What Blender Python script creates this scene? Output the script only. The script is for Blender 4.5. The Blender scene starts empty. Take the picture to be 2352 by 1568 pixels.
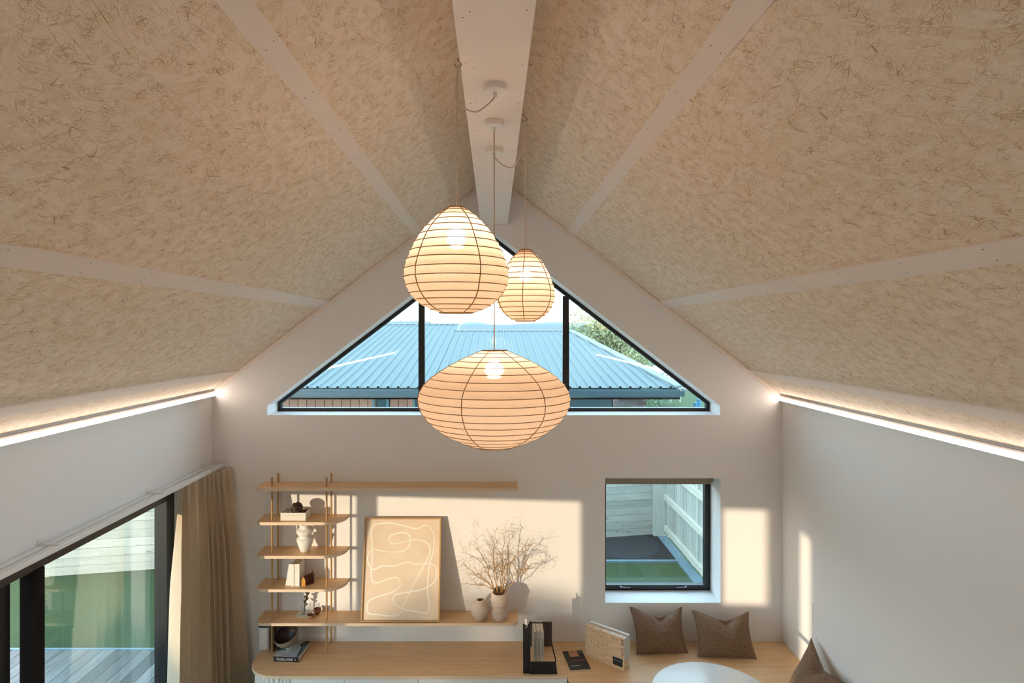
import bpy, bmesh, math, random
from mathutils import Vector, Matrix, noise
from mathutils.geometry import tessellate_polygon

# ------------------------------------------------------------------ camera, world, sun, exposure
SC = bpy.context.scene
COL = SC.collection
F = 1400.0; CX = 1135.0; CY = 757.0; ZC = 3.44      # focal length in px, horizon point in px, eye height
cam_d = bpy.data.cameras.new('camera'); cam = bpy.data.objects.new('camera', cam_d); COL.objects.link(cam)
cam.location = (0, 0, ZC); cam.rotation_euler = (math.radians(90), 0, 0)
cam_d.sensor_width = 36; cam_d.lens = F * 36 / 2352
cam_d.shift_x = (1176 - CX) / 2352; cam_d.shift_y = -(784 - CY) / 2352
cam_d.clip_start = 0.05; cam_d.clip_end = 2000
SC.camera = cam

SC.view_settings.view_transform = 'Standard'; SC.view_settings.look = 'None'
SC.view_settings.exposure = 1.25; SC.view_settings.gamma = 1.0
SC.view_settings.use_curve_mapping = False

SC.cycles.use_adaptive_sampling = True; SC.cycles.adaptive_threshold = 0.04; SC.cycles.max_bounces = 8; SC.cycles.transmission_bounces = 6
W = bpy.data.worlds.new('World'); SC.world = W; W.use_nodes = True
wn = W.node_tree; wn.nodes.clear()
wo = wn.nodes.new('ShaderNodeOutputWorld'); wb = wn.nodes.new('ShaderNodeBackground')
tc = wn.nodes.new('ShaderNodeTexCoord'); sx = wn.nodes.new('ShaderNodeSeparateXYZ'); rp = wn.nodes.new('ShaderNodeValToRGB')
wn.links.new(tc.outputs['Generated'], sx.inputs[0]); wn.links.new(sx.outputs['Z'], rp.inputs[0])
wn.links.new(rp.outputs[0], wb.inputs[0]); wn.links.new(wb.outputs[0], wo.inputs[0])
e = rp.color_ramp.elements
e[0].position = 0.0; e[0].color = (1.0, 1.0, 0.99, 1)
e[1].position = 0.75; e[1].color = (0.45, 0.63, 0.79, 1)
m_ = rp.color_ramp.elements.new(0.16); m_.color = (0.74, 0.89, 1.0, 1)
wb.inputs[1].default_value = 2.75

SUN_AZ = 43.0; SUN_EL = 1.0
sd = bpy.data.lights.new('sun', 'SUN'); so = bpy.data.objects.new('sun', sd); COL.objects.link(so)
sd.energy = 2.55; sd.color = (1.0, 0.68, 0.47); sd.angle = math.radians(0.6)
_d = Vector((math.sin(math.radians(SUN_AZ)) * math.cos(math.radians(SUN_EL)), math.cos(math.radians(SUN_AZ)) * math.cos(math.radians(SUN_EL)), -math.sin(math.radians(SUN_EL))))
so.rotation_euler = _d.to_track_quat('-Z', 'Y').to_euler(); so.location = (-8, -8, 5)

LED_E = 11.0; BULB_E = 36.0
GY = 5.833          # gable wall inner face
XL, XR = -2.70, 2.76
ZA, PT = 4.94, 0.765    # apex height and pitch of the ceiling
DT = 0.46           # sideboard / bench height
R = random.Random(7)

# ------------------------------------------------------------------ helpers
def P(px, py, Y): return Vector(((px - CX) / F * Y, Y, ZC - (py - CY) / F * Y))
def PX(px, Y): return (px - CX) / F * Y
def PZ(py, Y): return ZC - (py - CY) / F * Y
def YZ(py, z): return (ZC - z) * F / (py - CY)

class MB:
    def __init__(s): s.v = []; s.f = []; s.uv = None; s.mi = []
    def add(s, vs, fs, mi=0):
        o = len(s.v); s.v += [tuple(v) for v in vs]; s.f += [tuple(i + o for i in f) for f in fs]; s.mi += [mi] * len(fs); return s
    def box(s, x0, x1, y0, y1, z0, z1, mi=0, M=None):
        vs = [Vector((x, y, z)) for x in (x0, x1) for y in (y0, y1) for z in (z0, z1)]
        if M: vs = [M @ v for v in vs]
        return s.add(vs, [(0, 1, 3, 2), (4, 6, 7, 5), (0, 4, 5, 1), (2, 3, 7, 6), (0, 2, 6, 4), (1, 5, 7, 3)], mi)
    def hexa(s, q):   # 8 corner points: 4 of one face, 4 of the opposite face in the same order
        return s.add(q, [(3, 2, 1, 0), (4, 5, 6, 7), (0, 1, 5, 4), (1, 2, 6, 5), (2, 3, 7, 6), (3, 0, 4, 7)])
    def tube(s, pts, r, n=8, caps=True, mi=0, closed=False):
        pts = [Vector(p) for p in pts]; N = len(pts); rs = r if isinstance(r, (list, tuple)) else [r] * N
        vs = []; up = None
        for i, p in enumerate(pts):
            if closed: t = pts[(i + 1) % N] - pts[i - 1]
            else: t = pts[min(i + 1, N - 1)] - pts[max(i - 1, 0)]
            if t.length < 1e-9: t = Vector((0, 0, 1))
            t.normalize()
            if up is None: up = Vector((0, 0, 1)) if abs(t.z) < .9 else Vector((1, 0, 0))
            a = up - t * up.dot(t)
            if a.length < 1e-6: a = t.orthogonal()
            a.normalize(); b = t.cross(a); up = a
            for k in range(n):
                an = 2 * math.pi * k / n; vs.append(p + (a * math.cos(an) + b * math.sin(an)) * rs[i])
        fs = []
        for i in range(N if closed else N - 1):
            j = (i + 1) % N
            for k in range(n):
                l = (k + 1) % n; fs.append((i * n + k, i * n + l, j * n + l, j * n + k))
        if caps and not closed: fs.append(tuple(range(n))[::-1]); fs.append(tuple((N - 1) * n + k for k in range(n)))
        return s.add(vs, fs, mi)
    def lathe(s, prof, c=(0, 0, 0), n=32, mi=0, fn=None, M=None):
        c = Vector(c); vs = []
        for i, (r, z) in enumerate(prof):
            for k in range(n):
                a = 2 * math.pi * k / n; rr, zz = (r, z)
                if fn: rr, zz = fn(r, z, a)
                v = Vector((rr * math.cos(a), rr * math.sin(a), zz))
                if M: v = M @ v
                vs.append(c + v)
        N = len(prof)
        fs = [(i * n + k, i * n + (k + 1) % n, (i + 1) * n + (k + 1) % n, (i + 1) * n + k) for i in range(N - 1) for k in range(n)]
        if prof[0][0] > 1e-4: fs.append(tuple(range(n))[::-1])
        if prof[-1][0] > 1e-4: fs.append(tuple((N - 1) * n + k for k in range(n)))
        return s.add(vs, fs, mi)
    def prism(s, poly, fn, d0, d1, mi=0, holes=()):
        # poly and holes: 2-D loops; fn(u, v, d) -> 3-D point
        loops = [list(poly)] + [list(h) for h in holes]
        tri = tessellate_polygon([[Vector((u, v, 0)) for u, v in l] for l in loops])
        flat = [p for l in loops for p in l]; n = len(flat)
        vs = [fn(u, v, d0) for u, v in flat] + [fn(u, v, d1) for u, v in flat]
        fs = [tuple(t) for t in tri] + [tuple(i + n for i in t[::-1]) for t in tri]
        o = 0
        for l in loops:
            m = len(l)
            for i in range(m): fs.append((o + i, o + (i + 1) % m, n + o + (i + 1) % m, n + o + i))
            o += m
        return s.add(vs, fs, mi)
    def build(s, name, mat, parent=None, smooth=False, world=True, bevel=0, fix=True, loc=None):
        off = Vector((0, 0, 0))
        if parent is not None and world:
            p = parent
            while p is not None: off += p.location; p = p.parent
        if loc is not None: off = Vector(loc)
        me = bpy.data.meshes.new(name)
        me.from_pydata([(v[0] - off.x, v[1] - off.y, v[2] - off.z) for v in s.v], [], s.f)
        mats = mat if isinstance(mat, (list, tuple)) else [mat]
        for m in mats: me.materials.append(m)
        if len(mats) > 1: me.polygons.foreach_set('material_index', s.mi)
        if s.uv:
            l = me.uv_layers.new(name='UVMap')
            for i, c in enumerate(s.uv): l.data[i].uv = c
        if fix and not s.uv:
            bm = bmesh.new(); bm.from_mesh(me); bmesh.ops.recalc_face_normals(bm, faces=bm.faces); bm.to_mesh(me); bm.free()
        if smooth:
            me.polygons.foreach_set('use_smooth', [True] * len(me.polygons))
            if smooth != 'all':
                try: me.set_sharp_from_angle(angle=math.radians(smooth if smooth is not True else 40))
                except Exception: pass
        o = bpy.data.objects.new(name, me); COL.objects.link(o)
        if parent is not None: o.parent = parent
        if loc is not None: o.location = loc
        if bevel:
            b = o.modifiers.new('bevel', 'BEVEL'); b.width = bevel; b.segments = 2; b.limit_method = 'ANGLE'; b.angle_limit = math.radians(40)
        return o

def tag(o, label=None, cat=None, group=None, kind=None):
    if label: o['label'] = label
    if cat: o['category'] = cat
    if group: o['group'] = group
    if kind: o['kind'] = kind
    return o
def thing(name, label, cat, loc=(0, 0, 0), rotz=0, group=None):
    o = bpy.data.objects.new(name, None); COL.objects.link(o); o.location = loc; o.rotation_euler = (0, 0, rotz)
    o.empty_display_size = .05
    return tag(o, label, cat, group)
def struct(name, label=None, cat=None, loc=(0, 0, 0)):
    o = bpy.data.objects.new(name, None); COL.objects.link(o); o.location = loc
    return tag(o, label, cat, kind='structure')

# ------------------------------------------------------------------ materials
def new_mat(name):
    m = bpy.data.materials.new(name); m.use_nodes = True
    nt = m.node_tree; b = nt.nodes['Principled BSDF']; return m, nt, b
def N(nt, t, **k):
    n = nt.nodes.new(t)
    for a, v in k.items(): setattr(n, a, v)
    return n
def L(nt, a, b): nt.links.new(a, b)
def math_(nt, op, a, b=None, c=None, clamp=False):
    n = nt.nodes.new('ShaderNodeMath'); n.operation = op; n.use_clamp = clamp
    for i, x in enumerate((a, b, c)):
        if x is None: continue
        if isinstance(x, (int, float)): n.inputs[i].default_value = x
        else: nt.links.new(x, n.inputs[i])
    return n.outputs[0]
def mixc(nt, f, a, b, mode='MIX'):
    n = nt.nodes.new('ShaderNodeMix'); n.data_type = 'RGBA'; n.blend_type = mode
    for i, x in ((0, f), (6, a), (7, b)):
        if isinstance(x, (int, float)): n.inputs[i].default_value = x
        elif isinstance(x, (tuple, list)): n.inputs[i].default_value = (*x[:3], 1)
        else: nt.links.new(x, n.inputs[i])
    return n.outputs[2]
def plain(name, col, rough=.5, metal=0, bump=0, bscale=60, var=0, vscale=8, spec=None, rnd=0):
    m, nt, b = new_mat(name)
    b.inputs['Base Color'].default_value = (*col, 1); b.inputs['Roughness'].default_value = rough; b.inputs['Metallic'].default_value = metal
    if spec is not None: b.inputs['Specular IOR Level'].default_value = spec
    t = N(nt, 'ShaderNodeTexCoord')
    if var or rnd:
        c = None
        src = (*col, 1)
        if var:
            nz = N(nt, 'ShaderNodeTexNoise'); nz.inputs['Scale'].default_value = vscale; nz.inputs['Detail'].default_value = 5
            L(nt, t.outputs['Object'], nz.inputs['Vector'])
            f = math_(nt, 'MULTIPLY_ADD', nz.outputs[0], 2 * var, 1 - var)
            g = N(nt, 'ShaderNodeCombineXYZ'); [L(nt, f, g.inputs[i]) for i in range(3)]
            c = mixc(nt, 1.0, src, g.outputs[0], 'MULTIPLY'); src = c
        if rnd:
            oi = N(nt, 'ShaderNodeObjectInfo'); f = math_(nt, 'MULTIPLY_ADD', oi.outputs['Random'], 2 * rnd, 1 - rnd)
            g = N(nt, 'ShaderNodeCombineXYZ'); [L(nt, f, g.inputs[i]) for i in range(3)]
            c = mixc(nt, 1.0, src, g.outputs[0], 'MULTIPLY')
        L(nt, c, b.inputs['Base Color'])
    if bump:
        nz = N(nt, 'ShaderNodeTexNoise'); nz.inputs['Scale'].default_value = bscale; nz.inputs['Detail'].default_value = 4
        L(nt, t.outputs['Object'], nz.inputs['Vector'])
        bp = N(nt, 'ShaderNodeBump'); bp.inputs['Strength'].default_value = bump; bp.inputs['Distance'].default_value = .01
        L(nt, nz.outputs[0], bp.inputs['Height']); L(nt, bp.outputs[0], b.inputs['Normal'])
    return m
def wood(name, c1, c2, axis=0, rough=.45, scale=1.0, knots=0, rnd=0, stretch=18):
    m, nt, b = new_mat(name); t = N(nt, 'ShaderNodeTexCoord'); mp = N(nt, 'ShaderNodeMapping')
    s = [stretch * scale] * 3; s[axis] = 1.2 * scale; mp.inputs['Scale'].default_value = s
    oi = N(nt, 'ShaderNodeObjectInfo'); of = N(nt, 'ShaderNodeVectorMath', operation='ADD')
    cx = N(nt, 'ShaderNodeCombineXYZ'); r10 = math_(nt, 'MULTIPLY', oi.outputs['Random'], 10.0 if rnd else 0.0)
    [L(nt, r10, cx.inputs[i]) for i in range(3)]
    L(nt, t.outputs['Object'], of.inputs[0]); L(nt, cx.outputs[0], of.inputs[1]); L(nt, of.outputs[0], mp.inputs['Vector'])
    nz = N(nt, 'ShaderNodeTexNoise'); nz.inputs['Scale'].default_value = 2.2; nz.inputs['Detail'].default_value = 8; nz.inputs['Roughness'].default_value = .62; nz.inputs['Distortion'].default_value = .35
    L(nt, mp.outputs[0], nz.inputs['Vector'])
    f = N(nt, 'ShaderNodeMapRange'); f.inputs['From Min'].default_value = .3; f.inputs['From Max'].default_value = .72
    L(nt, nz.outputs[0], f.inputs[0]); c = mixc(nt, f.outputs[0], c1, c2)
    if knots:
        mp2 = N(nt, 'ShaderNodeMapping'); s2 = [9.0] * 3; s2[axis] = 3.2; mp2.inputs['Scale'].default_value = s2
        L(nt, of.outputs[0], mp2.inputs['Vector']); vo = N(nt, 'ShaderNodeTexVoronoi'); vo.inputs['Scale'].default_value = .9; L(nt, mp2.outputs[0], vo.inputs['Vector'])
        k = N(nt, 'ShaderNodeMapRange'); k.inputs['From Min'].default_value = .14; k.inputs['From Max'].default_value = .05; L(nt, vo.outputs['Distance'], k.inputs[0])
        kk = math_(nt, 'MULTIPLY', k.outputs[0], knots, clamp=True)
        c = mixc(nt, kk, c, (c2[0] * .35, c2[1] * .3, c2[2] * .25))
    if rnd:
        q = math_(nt, 'MULTIPLY_ADD', oi.outputs['Random'], 2 * rnd, 1 - rnd)
        g = N(nt, 'ShaderNodeCombineXYZ'); [L(nt, q, g.inputs[i]) for i in range(3)]
        c = mixc(nt, 1.0, c, g.outputs[0], 'MULTIPLY')
    L(nt, c, b.inputs['Base Color']); b.inputs['Roughness'].default_value = rough
    bp = N(nt, 'ShaderNodeBump'); bp.inputs['Strength'].default_value = .12; bp.inputs['Distance'].default_value = .004
    L(nt, nz.outputs[0], bp.inputs['Height']); L(nt, bp.outputs[0], b.inputs['Normal'])
    return m
def glass(name, tint=(.9, .97, .98), f0=.05, pw=5.0, extra=1.0):
    m, nt, b = new_mat(name); nt.nodes.remove(b); out = nt.nodes['Material Output']
    tr = N(nt, 'ShaderNodeBsdfTransparent'); tr.inputs[0].default_value = (*tint, 1)
    gl = N(nt, 'ShaderNodeBsdfGlossy'); gl.inputs['Roughness'].default_value = .015; gl.inputs[0].default_value = (.95, .97, 1, 1)
    ge = N(nt, 'ShaderNodeNewGeometry'); dt = N(nt, 'ShaderNodeVectorMath', operation='DOT_PRODUCT')
    L(nt, ge.outputs['Normal'], dt.inputs[0]); L(nt, ge.outputs['Incoming'], dt.inputs[1])
    c = math_(nt, 'ABSOLUTE', dt.outputs['Value']); q = math_(nt, 'SUBTRACT', 1.0, c); q = math_(nt, 'POWER', q, pw)
    q = math_(nt, 'MULTIPLY_ADD', q, (1 - f0) * extra, f0, clamp=True)
    mx = N(nt, 'ShaderNodeMixShader'); L(nt, q, mx.inputs[0]); L(nt, tr.outputs[0], mx.inputs[1]); L(nt, gl.outputs[0], mx.inputs[2]); L(nt, mx.outputs[0], out.inputs[0])
    return m
def emit(name, col, s):
    m, nt, b = new_mat(name); nt.nodes.remove(b); e_ = N(nt, 'ShaderNodeEmission'); e_.inputs[0].default_value = (*col, 1); e_.inputs[1].default_value = s
    L(nt, e_.outputs[0], nt.nodes['Material Output'].inputs[0]); return m
def fabric(name, c1, c2, scale=300, rough=.9, transl=0.0, tcol=None, weave=.25, lowvar=.0, transp=0.0):
    m, nt, b = new_mat(name); t = N(nt, 'ShaderNodeTexCoord')
    nz = N(nt, 'ShaderNodeTexNoise'); nz.inputs['Scale'].default_value = scale; nz.inputs['Detail'].default_value = 3
    L(nt, t.outputs['Object'], nz.inputs['Vector'])
    f = N(nt, 'ShaderNodeMapRange'); f.inputs['From Min'].default_value = .35; f.inputs['From Max'].default_value = .65; L(nt, nz.outputs[0], f.inputs[0])
    c = mixc(nt, f.outputs[0], c1, c2); L(nt, c, b.inputs['Base Color']); b.inputs['Roughness'].default_value = rough
    b.inputs['Specular IOR Level'].default_value = .15
    bp = N(nt, 'ShaderNodeBump'); bp.inputs['Strength'].default_value = weave; bp.inputs['Distance'].default_value = .003
    L(nt, nz.outputs[0], bp.inputs['Height']); L(nt, bp.outputs[0], b.inputs['Normal'])
    if transl:
        out = nt.nodes['Material Output']; ts = N(nt, 'ShaderNodeBsdfTranslucent')
        if tcol: ct = mixc(nt, f.outputs[0], tuple(x * .74 for x in tcol), tcol)
        else: ct = c
        L(nt, ct, ts.inputs[0]); mx = N(nt, 'ShaderNodeMixShader'); mx.inputs[0].default_value = transl
        L(nt, b.outputs[0], mx.inputs[1]); L(nt, ts.outputs[0], mx.inputs[2]); src = mx.outputs[0]
        if transp:
            tp = N(nt, 'ShaderNodeBsdfRefraction'); tp.inputs[0].default_value = (1, .93, .8, 1); tp.inputs['Roughness'].default_value = .30; tp.inputs['IOR'].default_value = 1.2; m2 = N(nt, 'ShaderNodeMixShader'); m2.inputs[0].default_value = transp
            L(nt, src, m2.inputs[1]); L(nt, tp.outputs[0], m2.inputs[2]); src = m2.outputs[0]
        L(nt, src, out.inputs[0])
    return m
def osb(name, base, tone, line, coord='UV', sc=1.0, amt=1.0, seed=0):
    m, nt, b = new_mat(name); t = N(nt, 'ShaderNodeTexCoord'); src = t.outputs[coord]
    rr = random.Random(11 + seed)
    col = None; D = None
    cur = mixc(nt, 0.0, base, base); D = 0.0
    warp = N(nt, 'ShaderNodeTexNoise'); warp.inputs['Scale'].default_value = 14 * sc; L(nt, src, warp.inputs['Vector'])
    wv = N(nt, 'ShaderNodeVectorMath', operation='MULTIPLY_ADD'); L(nt, warp.outputs['Color'], wv.inputs[0]); wv.inputs[1].default_value = (.003 / sc,) * 3; L(nt, src, wv.inputs[2])
    layers = [(.02, 11, 60, .25), (1.25, 12, 64, .5), (-.45, 9, 50, .5), (.5, 8.5, 44, .55), (-1.0, 8, 46, .66), (.15, 7, 38, .6), (.85, 6.5, 34, .76), (-.2, 5.6, 30, .70)]
    patch = N(nt, 'ShaderNodeTexNoise'); patch.inputs['Scale'].default_value = 16 * sc; patch.inputs['Detail'].default_value = 5; L(nt, src, patch.inputs['Vector'])
    pm = N(nt, 'ShaderNodeMapRange'); pm.inputs['From Min'].default_value = .42; pm.inputs['From Max'].default_value = .66; L(nt, patch.outputs[0], pm.inputs[0])
    for i, (ang, sl, sw, th) in enumerate(layers):
        r1 = N(nt, 'ShaderNodeMapping'); r1.inputs['Rotation'].default_value = (0, 0, ang); r1.inputs['Location'].default_value = (rr.random() * 9, rr.random() * 9, 0)
        L(nt, wv.outputs[0], r1.inputs['Vector'])
        r2 = N(nt, 'ShaderNodeMapping'); r2.inputs['Scale'].default_value = (sl * sc, sw * sc, 1); L(nt, r1.outputs[0], r2.inputs['Vector'])
        v1 = N(nt, 'ShaderNodeTexVoronoi'); v1.voronoi_dimensions = '2D'; v1.inputs['Scale'].default_value = 1; L(nt, r2.outputs[0], v1.inputs['Vector'])
        v2 = N(nt, 'ShaderNodeTexVoronoi'); v2.voronoi_dimensions = '2D'; v2.feature = 'DISTANCE_TO_EDGE'; v2.inputs['Scale'].default_value = 1; L(nt, r2.outputs[0], v2.inputs['Vector'])
        sp = N(nt, 'ShaderNodeSeparateColor'); L(nt, v1.outputs['Color'], sp.inputs[0])
        mask = math_(nt, 'GREATER_THAN', sp.outputs[0], th)
        ed = N(nt, 'ShaderNodeMapRange'); ed.inputs['From Min'].default_value = .06; ed.inputs['From Max'].default_value = .015; L(nt, v2.outputs['Distance'], ed.inputs[0])
        ee = math_(nt, 'MULTIPLY', ed.outputs[0], math_(nt, 'MULTIPLY_ADD', sp.outputs[2], 1.6, -.45, clamp=True))
        ee = math_(nt, 'MULTIPLY', ee, math_(nt, 'MULTIPLY_ADD', pm.outputs[0], .75, .25))
        tn = math_(nt, 'MULTIPLY_ADD', sp.outputs[1], .8, 0, clamp=True)
        fc = mixc(nt, math_(nt, 'MULTIPLY', tn, tn), base, tone)
        cur = mixc(nt, mask, cur, fc)
        D = math_(nt, 'ADD', math_(nt, 'MULTIPLY', D, math_(nt, 'SUBTRACT', 1.0, mask)), math_(nt, 'MULTIPLY', ee, mask)) if i else math_(nt, 'MULTIPLY', ee, mask)
    # fine loose fibres in clusters
    fb = 0.0
    for ang, se, fl, fw in ((.12, 1, 16, 300), (-.35, 2, 18, 260), (.6, 3, 22, 280), (-.9, 4, 26, 260), (1.3, 5, 30, 240)):
        r1 = N(nt, 'ShaderNodeMapping'); r1.inputs['Rotation'].default_value = (0, 0, ang); L(nt, wv.outputs[0], r1.inputs['Vector'])
        r2 = N(nt, 'ShaderNodeMapping'); r2.inputs['Scale'].default_value = (fl * sc, fw * sc, 1); r2.inputs['Location'].default_value = (se * 3.1, se, 0); L(nt, r1.outputs[0], r2.inputs['Vector'])
        nz = N(nt, 'ShaderNodeTexNoise'); nz.noise_dimensions = '2D'; nz.inputs['Scale'].default_value = 1; nz.inputs['Detail'].default_value = 2; L(nt, r2.outputs[0], nz.inputs['Vector'])
        q = N(nt, 'ShaderNodeMapRange'); q.inputs['From Min'].default_value = .62; q.inputs['From Max'].default_value = .70; L(nt, nz.outputs[0], q.inputs[0])
        fb = math_(nt, 'MAXIMUM', fb, q.outputs[0])
    fb = math_(nt, 'MULTIPLY', fb, math_(nt, 'MULTIPLY_ADD', pm.outputs[0], .85, .12))
    D = math_(nt, 'MAXIMUM', D, math_(nt, 'MULTIPLY', fb, .6))
    D = math_(nt, 'MULTIPLY', D, amt, clamp=True)
    c = mixc(nt, D, cur, line)
    st = N(nt, 'ShaderNodeTexNoise'); st.inputs['Scale'].default_value = 2.2 * sc; L(nt, src, st.inputs['Vector'])
    sm = math_(nt, 'MULTIPLY', pm.outputs[0], math_(nt, 'MULTIPLY', st.outputs[0], .4)); c = mixc(nt, sm, c, tone)
    L(nt, c, b.inputs['Base Color']); b.inputs['Roughness'].default_value = .62; b.inputs['Specular IOR Level'].default_value = .3
    return m
def grass_mat(name, a, c, scale=30):
    m, nt, b = new_mat(name); t = N(nt, 'ShaderNodeTexCoord')
    n1 = N(nt, 'ShaderNodeTexNoise'); n1.inputs['Scale'].default_value = scale; n1.inputs['Detail'].default_value = 8; n1.inputs['Roughness'].default_value = .8; L(nt, t.outputs['Object'], n1.inputs['Vector'])
    n2 = N(nt, 'ShaderNodeTexNoise'); n2.inputs['Scale'].default_value = .8; n2.inputs['Detail'].default_value = 4; L(nt, t.outputs['Object'], n2.inputs['Vector'])
    f = math_(nt, 'MULTIPLY_ADD', n1.outputs[0], 1.6, -.4, clamp=True); k = mixc(nt, f, a, c)
    f2 = math_(nt, 'MULTIPLY_ADD', n2.outputs[0], .8, .6); g = N(nt, 'ShaderNodeCombineXYZ'); [L(nt, f2, g.inputs[i]) for i in range(3)]
    L(nt, mixc(nt, 1.0, k, g.outputs[0], 'MULTIPLY'), b.inputs['Base Color']); b.inputs['Roughness'].default_value = .95
    bp = N(nt, 'ShaderNodeBump'); bp.inputs['Strength'].default_value = .8; bp.inputs['Distance'].default_value = .03; L(nt, n1.outputs[0], bp.inputs['Height']); L(nt, bp.outputs[0], b.inputs['Normal'])
    return m

M = {}
M['wall'] = plain('plaster', (.87, .845, .84), .75, bump=.04, bscale=250, spec=.2)
M['ceil'] = plain('ceiling_backing', (.6, .5, .4), .8)
M['osb'] = osb('whitewashed_osb', (.94, .80, .66), (.84, .67, .48), (.40, .22, .075), amt=1.4)
M['batten'] = plain('painted_timber', (.88, .775, .70), .6, bump=.05, bscale=120, var=.04, vscale=6)
M['white'] = plain('white_lacquer', (.87, .865, .855), .35)
M['white_metal'] = plain('white_metal', (.82, .82, .81), .35)
M['black'] = plain('black_aluminium', (.012, .011, .012), .4, bump=.02)
M['blackm'] = plain('matte_black_metal', (.010, .009, .012), .5)
M['glass'] = glass('glazing', (.86, .95, .97), .05)
M['glass_door'] = glass('door_glazing', (.82, .90, .90), .075, 4.0)
M['led'] = emit('led_diffuser', (1, .85, .74), LED_E)
M['bulb'] = emit('bulb_glow', (1, .84, .72), BULB_E)
M['oak'] = wood('oak_veneer', (.86, .59, .345), (.70, .435, .22), axis=0)
M['oak_y'] = wood('oak_veneer_cross', (.50, .33, .185), (.37, .225, .115), axis=1)
M['oak_edge'] = wood('oak_edging', (.84, .66, .49), (.75, .56, .40), axis=0)
M['dowel'] = wood('golden_dowel', (.55, .32, .12), (.42, .23, .08), axis=2, rough=.35)
M['shade'] = fabric('lantern_linen', (.80, .62, .44), (.88, .71, .52), 330, transl=.62, tcol=(.96, .75, .54), weave=.12, transp=.10)
M['hoop'] = plain('bamboo_hoop', (.34, .185, .06), .6)
M['cord'] = plain('fabric_cord', (.62, .50, .40), .8)
M['linen'] = fabric('curtain_linen', (.56, .44, .32), (.68, .56, .43), 260, transl=.14, tcol=(.60, .48, .33), weave=.3)
M['cushion'] = fabric('cushion_wool', (.14, .08, .05), (.34, .22, .15), 170, weave=.6)
M['screw'] = plain('screw_head', (.2, .17, .14), .5, metal=.5)

# ------------------------------------------------------------------ room shell
def czx(x): return ZA - PT * abs(x)
YB = -4.0
# gable wall with its two openings
tri_win = [(-2.171, 2.623), (2.1625, 2.623), (2.1625, 2.715), (0, 4.372), (-2.171, 2.715)]
sq_win = [(1.0625, .8275), (2.167, .8275), (2.167, 2.019), (1.0625, 2.019)]
outer = [(XL - .36, -.2), (XR + .36, -.2), (XR + .36, czx(XR + .36)), (0, ZA + .02), (XL - .36, czx(XL - .36))]
w = MB(); w.prism(outer, lambda u, v, d: Vector((u, d, v)), GY, GY + .36, holes=[tri_win, sq_win])
tag(w.build('wall_back', M['wall']), 'white plastered gable wall with a wide triangular window and a small square one', 'wall', kind='structure')
# left wall with glazed door opening and two windows further back
lw = [(YB, -.2), (GY, -.2), (GY, czx(XL)), (YB, czx(XL))]
DY0, DY1, DZ1 = 1.60, 5.62, 2.133
holes = [[(DY0, -.12), (DY1, -.12), (DY1, DZ1), (DY0, DZ1)], [(-.31, .93), (.585, .93), (.585, 1.875), (-.31, 1.875)], [(-.985, .3), (-.36, .3), (-.36, 1.78), (-.985, 1.78)]]
w = MB(); w.prism(lw, lambda u, v, d: Vector((d, u, v)), XL, XL - .42, holes=holes)
tag(w.build('wall_left', M['wall']), 'white side wall above the glazed doors and beige curtain', 'wall', kind='structure')
w = MB(); w.box(XR, XR + .3, YB, GY, -.2, czx(XR))
tag(w.build('wall_right', M['wall']), 'plain white side wall beside the corner bench', 'wall', kind='structure')
w = MB(); w.prism([(XL - .3, -.2), (XR + .3, -.2), (XR + .3, czx(XR + .3)), (0, ZA), (XL - .3, czx(XL - .3))], lambda u, v, d: Vector((u, d, v)), YB - .3, YB)
tag(w.build('wall_front', M['wall']), 'white end wall behind the viewer', 'wall', kind='structure')
w = MB(); w.box(XL - .4, XR + .3, YB - .3, GY + .36, -.2, 0)
fl = tag(w.build('floor', wood('floor_oak', (.62, .46, .32), (.54, .38, .25), axis=1)), 'oak floor toned pale to bounce warm light', 'floor', kind='structure')  # tone lightened so the floor bounces warm light up to the ceiling

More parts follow.
